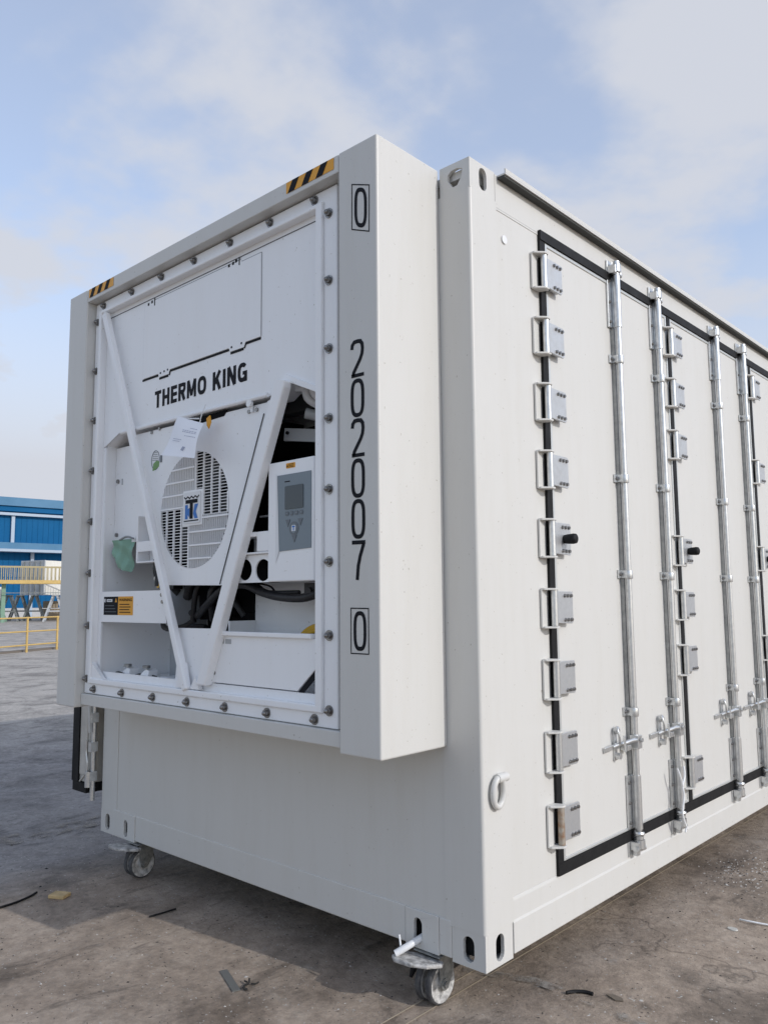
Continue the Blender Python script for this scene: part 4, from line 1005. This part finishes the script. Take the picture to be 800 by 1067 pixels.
for i in range(4200):
    x = random.uniform(-3.4, 1.9); y = random.uniform(-1.3, 3.4)
    if -2.4 < x < -.05 and y > .4: continue
    chip(x, y, random.choice((.002, .0025, .003, .004)) * random.uniform(.7, 1.5), random.choice((0, 0, 1, 1, 2)))
for i in range(260):   # cluster of chips at the right
    x = random.gauss(.10, .10); y = random.gauss(2.02, .16); chip(x, y, random.uniform(.003, .008), random.choice((0, 1, 1, 2)))
for i in range(40):
    x = random.uniform(-3.2, 1.0); y = random.uniform(-.9, 1.5)
    if -2.4 < x < -.05 and y > .3: continue
    chip(x, y, random.uniform(.006, .012), random.choice((0, 2, 2, 1)))
tag(deb.build('grit', [mat('grit_dark', (.02, .02, .02), .9), mat('grit_pale', (.5, .48, .45), .9), mat('grit_brown', (.10, .08, .065), .9)]), 'scattered dark and pale grit over the concrete yard', 'grit', kind='stuff')

# ------------------------------------------------------------ background
# far blue warehouse
a = Vector((-75.09, 28.42, 0)); d = (Vector((-74.42, 33.82, 0)) - a).normalized(); nrm = Vector((d.y, -d.x, 0))   # nrm faces the yard
BW = empty('warehouse', tuple(a) [:2] + (GZ,))
tag(BW, 'long blue clad warehouse with pale blue roof fascia across the far side of the yard', 'warehouse')
def fb(mb, s0, s1, o0, o1, z0, z1):   # s along facade, o outwards; z above ground; local coords
    P = lambda s_, o_, z_: tuple(d * s_ + nrm * o_ + Vector((0, 0, z_)))
    b = len(mb.v); mb.v += [P(s0, o0, z0), P(s1, o0, z0), P(s1, o1, z0), P(s0, o1, z0), P(s0, o0, z1), P(s1, o0, z1), P(s1, o1, z1), P(s0, o1, z1)]
    for f in ((0, 3, 2, 1), (4, 5, 6, 7), (0, 1, 5, 4), (1, 2, 6, 5), (2, 3, 7, 6), (3, 0, 4, 7)):
        mb.f.append(tuple(b + i for i in f)); mb.m.append(mb.cur); mb.sm.append(False)
s0, s1 = -28, 60
def wallpart(name, mt, *a_): m = MB(); fb(m, *a_); return m.build(name, mt, BW)
wallpart('wall', BBLUE, s0, s1, -20, 0, 0, 10.2)
wallpart('roof', BROOF, s0 - .5, s1 + .5, -20.5, .5, 10.45, 11.25)
wallpart('eaves_band', BBLUE, s0 - .3, s1 + .3, 0.01, .3, 9.95, 10.44)
wallpart('gutter', BGUT, s0 - .3, s1 + .3, .01, .45, 9.55, 9.80)
wallpart('canopy', BROOF, s0, s1, .01, 1.2, 6.35, 6.95)
wallpart('canopy_gutter', BGUT, s0, s1, .01, 1.4, 6.10, 6.345)
for k in range(8):
    sx_ = 1.2 + (k - 3) * 9; wallpart('downpipe', BGUT, sx_ - .15, sx_ + .15, .01, .25, 6.96, 9.54)
    sx_ = 3.05 + (k - 3) * 9; wallpart('downpipe', BGUT, sx_ - .15, sx_ + .15, .01, .25, 0, 6.09)
wallpart('plinth', mat('plinth_pale', (.45, .45, .45), .7), s0, s1, .01, .12, 0, .9)
# ribs of the cladding
m = MB(); q = s0
while q < s1: fb(m, q, q + .04, .0, .03, .9, 9.5); q += .5
m.build('cladding_ribs', BBLUE, BW)

# overhead walkway on green posts
wa = Vector((-56.14, 21.12, 0)); wd = (Vector((-55.04, 24.86, 0)) - wa).normalized(); wn = Vector((wd.y, -wd.x, 0))
WK = tag(empty('walkway', (wa.x, wa.y, GZ)), 'raised yellow railed walkway standing on green posts in front of the blue warehouse', 'walkway')
def wb(mb, s0, s1, o0, o1, z0, z1):
    P = lambda s_, o_, z_: tuple(wd * s_ + wn * o_ + Vector((0, 0, z_ - 0.0)))
    b = len(mb.v); mb.v += [P(s0, o0, z0), P(s1, o0, z0), P(s1, o1, z0), P(s0, o1, z0), P(s0, o0, z1), P(s1, o0, z1), P(s1, o1, z1), P(s0, o1, z1)]
    for f in ((0, 3, 2, 1), (4, 5, 6, 7), (0, 1, 5, 4), (1, 2, 6, 5), (2, 3, 7, 6), (3, 0, 4, 7)):
        mb.f.append(tuple(b + i for i in f)); mb.m.append(mb.cur); mb.sm.append(False)
m = MB(); wb(m, -14, 26, -1.4, 0, 2.72, 2.98); m.build('deck_beam', YPAINT, WK)
m = MB(); wb(m, -14, 26, -.06, 0, 3.90, 3.97); wb(m, -14, 26, -1.4, -1.34, 3.90, 3.97); m.build('handrail', YDECK, WK)
m = MB(); q = -14
while q < 26: wb(m, q, q + .05, -.05, -.01, 2.98, 3.90); wb(m, q, q + .05, -1.39, -1.35, 2.98, 3.90); q += .27
m.build('balusters', YDECK, WK)
for q in (-12, -6, .32, 6.5, 12.5, 18.5, 24.5):
    m = MB(); wb(m, q - .13, q + .13, -.85, -.6, 0, 2.72); m.build('post', GPOLE, WK)
m = MB(); wb(m, -14, 26, -.30, -.25, 2.05, 2.10); m.build('conduit', GREYM, WK)

# white freight container behind, resting on trestles
def frt(x, y, rz, label, z, L_=6.06, tagg='freight containers in the far yard'):
    R0 = tag(empty('freight_container', (x, y, z)), label, 'container', tagg); R0.rotation_euler.z = rz
    m = MB(); m.box(0, 2.44, 0, L_, 0, 2.6); m.build('body', CBOX, R0)
    m = MB()
    for xx in (-.02, 2.34): m.box(xx, xx + .12, -.05, .05, -.01, 2.62)
    m.box(.1, 2.34, -.04, .04, -.01, .14); m.box(.1, 2.34, -.04, .04, 2.48, 2.62); m.build('frame', CDOOR, R0)
    for xx in (.12, 1.23):
        m = MB(); m.box(xx, xx + 1.08, -.03, 0, .15, 2.46); dd = m.build('door', CDOOR, R0)
        m = MB()
        for q in (.25, .8): m.cyl((xx + q, -.07, .05), (xx + q, -.07, 2.55), .03, n=8)
        m.build('lock_bar', GREYM, dd)
    for yy_ in (1.5, 3, 4.5):
        pass
    m = MB(); m.box(2.442, 2.447, 1.6, 2.3, 1.3, 1.9); m.build('emblem_panel', mat('emblem_pale_blue', rgb((150, 165, 190)), .5) if 'emblem_pale_blue' not in MATS else MATS['emblem_pale_blue'], R0)
    return R0
FA = math.atan2(.7329, -.6715)
frt(-60.75, 24.55, math.radians(18), 'white freight container raised on trestles behind the yellow walkway rails', 1.80)
frt(-66.5, 21.5, math.radians(18), 'white freight container further left, half hidden below the walkway', -.10, 3.0)
# trestles
def trestle(x, y, rz, label, mt):
    m = MB(); h = 1.92
    for yo in (-.6, .6):
        m.bar((-.75, yo, 0), (-.12, yo, h), .12, .10, (0, 1, 0)); m.bar((.75, yo, 0), (.12, yo, h), .12, .10, (0, 1, 0)); m.bar((-.5, yo, .75), (.5, yo, .75), .09, .08, (0, 1, 0))
    m.box(-.22, .22, -.75, .75, h - .04, h + .04); o = m.build('trestle', mt, loc=(x, y, GZ)); o.rotation_euler.z = rz
    return tag(o, label, 'trestle', 'steel trestles in the far yard')
TR = [(-58.9, 21.9, 'leftmost grey steel trestle, beside the green walkway post', GPOLE), (-59.6, 23.2, 'dark grey steel trestle second from the left, under the raised container', GREYM), (-60.9, 24.6, 'dark grey steel trestle third from the left, under the raised container', GREYM),
      (-59.3, 25.0, 'dark grey steel trestle under the middle of the raised container', GREYM), (-56.6, 25.35, 'pale steel trestle at the right, beside the big container edge', CDOOR)]
for x_, y_, lb, mt_ in TR: trestle(x_, y_, math.radians(60), lb, mt_)
m = MB(); m.box(-.6, .6, -.5, .5, 0, .9); m.box(-.5, .5, -.4, .4, .95, 1.5); o = tag(m.build('pallet_stack', mat('pallet_brown', rgb((140, 128, 110)), .8), None, .02, loc=(-60.9, 27.0, GZ)), 'brown wooden load standing between the far trestles', 'pallet')

# yellow pipe fence
FN = tag(empty('pipe_fence', (-20.741, 7.611, GZ)), 'low yellow pipe fence with three rails across the yard', 'fence')
fd = (Vector((-21.347, 8.75, 0)) - Vector((-20.741, 7.611, 0))); stp = fd.length; fd.normalize()
for k, zr in (('a', .945), ('b', .57), ('c', .20)):
    m = MB(); m.cyl(tuple(fd * -9 + Vector((0, 0, zr))), tuple(fd * 16 + Vector((0, 0, zr))), .021, n=8); m.build('rail', YPAINT, FN)
for i in range(-6, 12):
    m = MB(); p = fd * stp * i; m.cyl((p.x, p.y, 0), (p.x, p.y, .97), .032, n=8); m.build('post', YPAINT, FN)
kb = MB()
for q in stroke([( -20.741 + fd.x * -9 - .25, 7.611 + fd.y * -9 - .1), (-20.741 + fd.x * 16 - .25, 7.611 + fd.y * 16 - .1)], .15): pass
A = Vector((-20.741, 7.611, GZ)) + fd * -9; B = Vector((-20.741, 7.611, GZ)) + fd * 16; nn = Vector((fd.y, -fd.x, 0))
kb.bar(A - nn * .25 + Vector((0, 0, .03)), B - nn * .25 + Vector((0, 0, .03)), .14, .06, (0, 0, 1)); tag(kb.build('kerb', mat('kerb_brown', (.16, .14, .12), .8)), kind='structure')
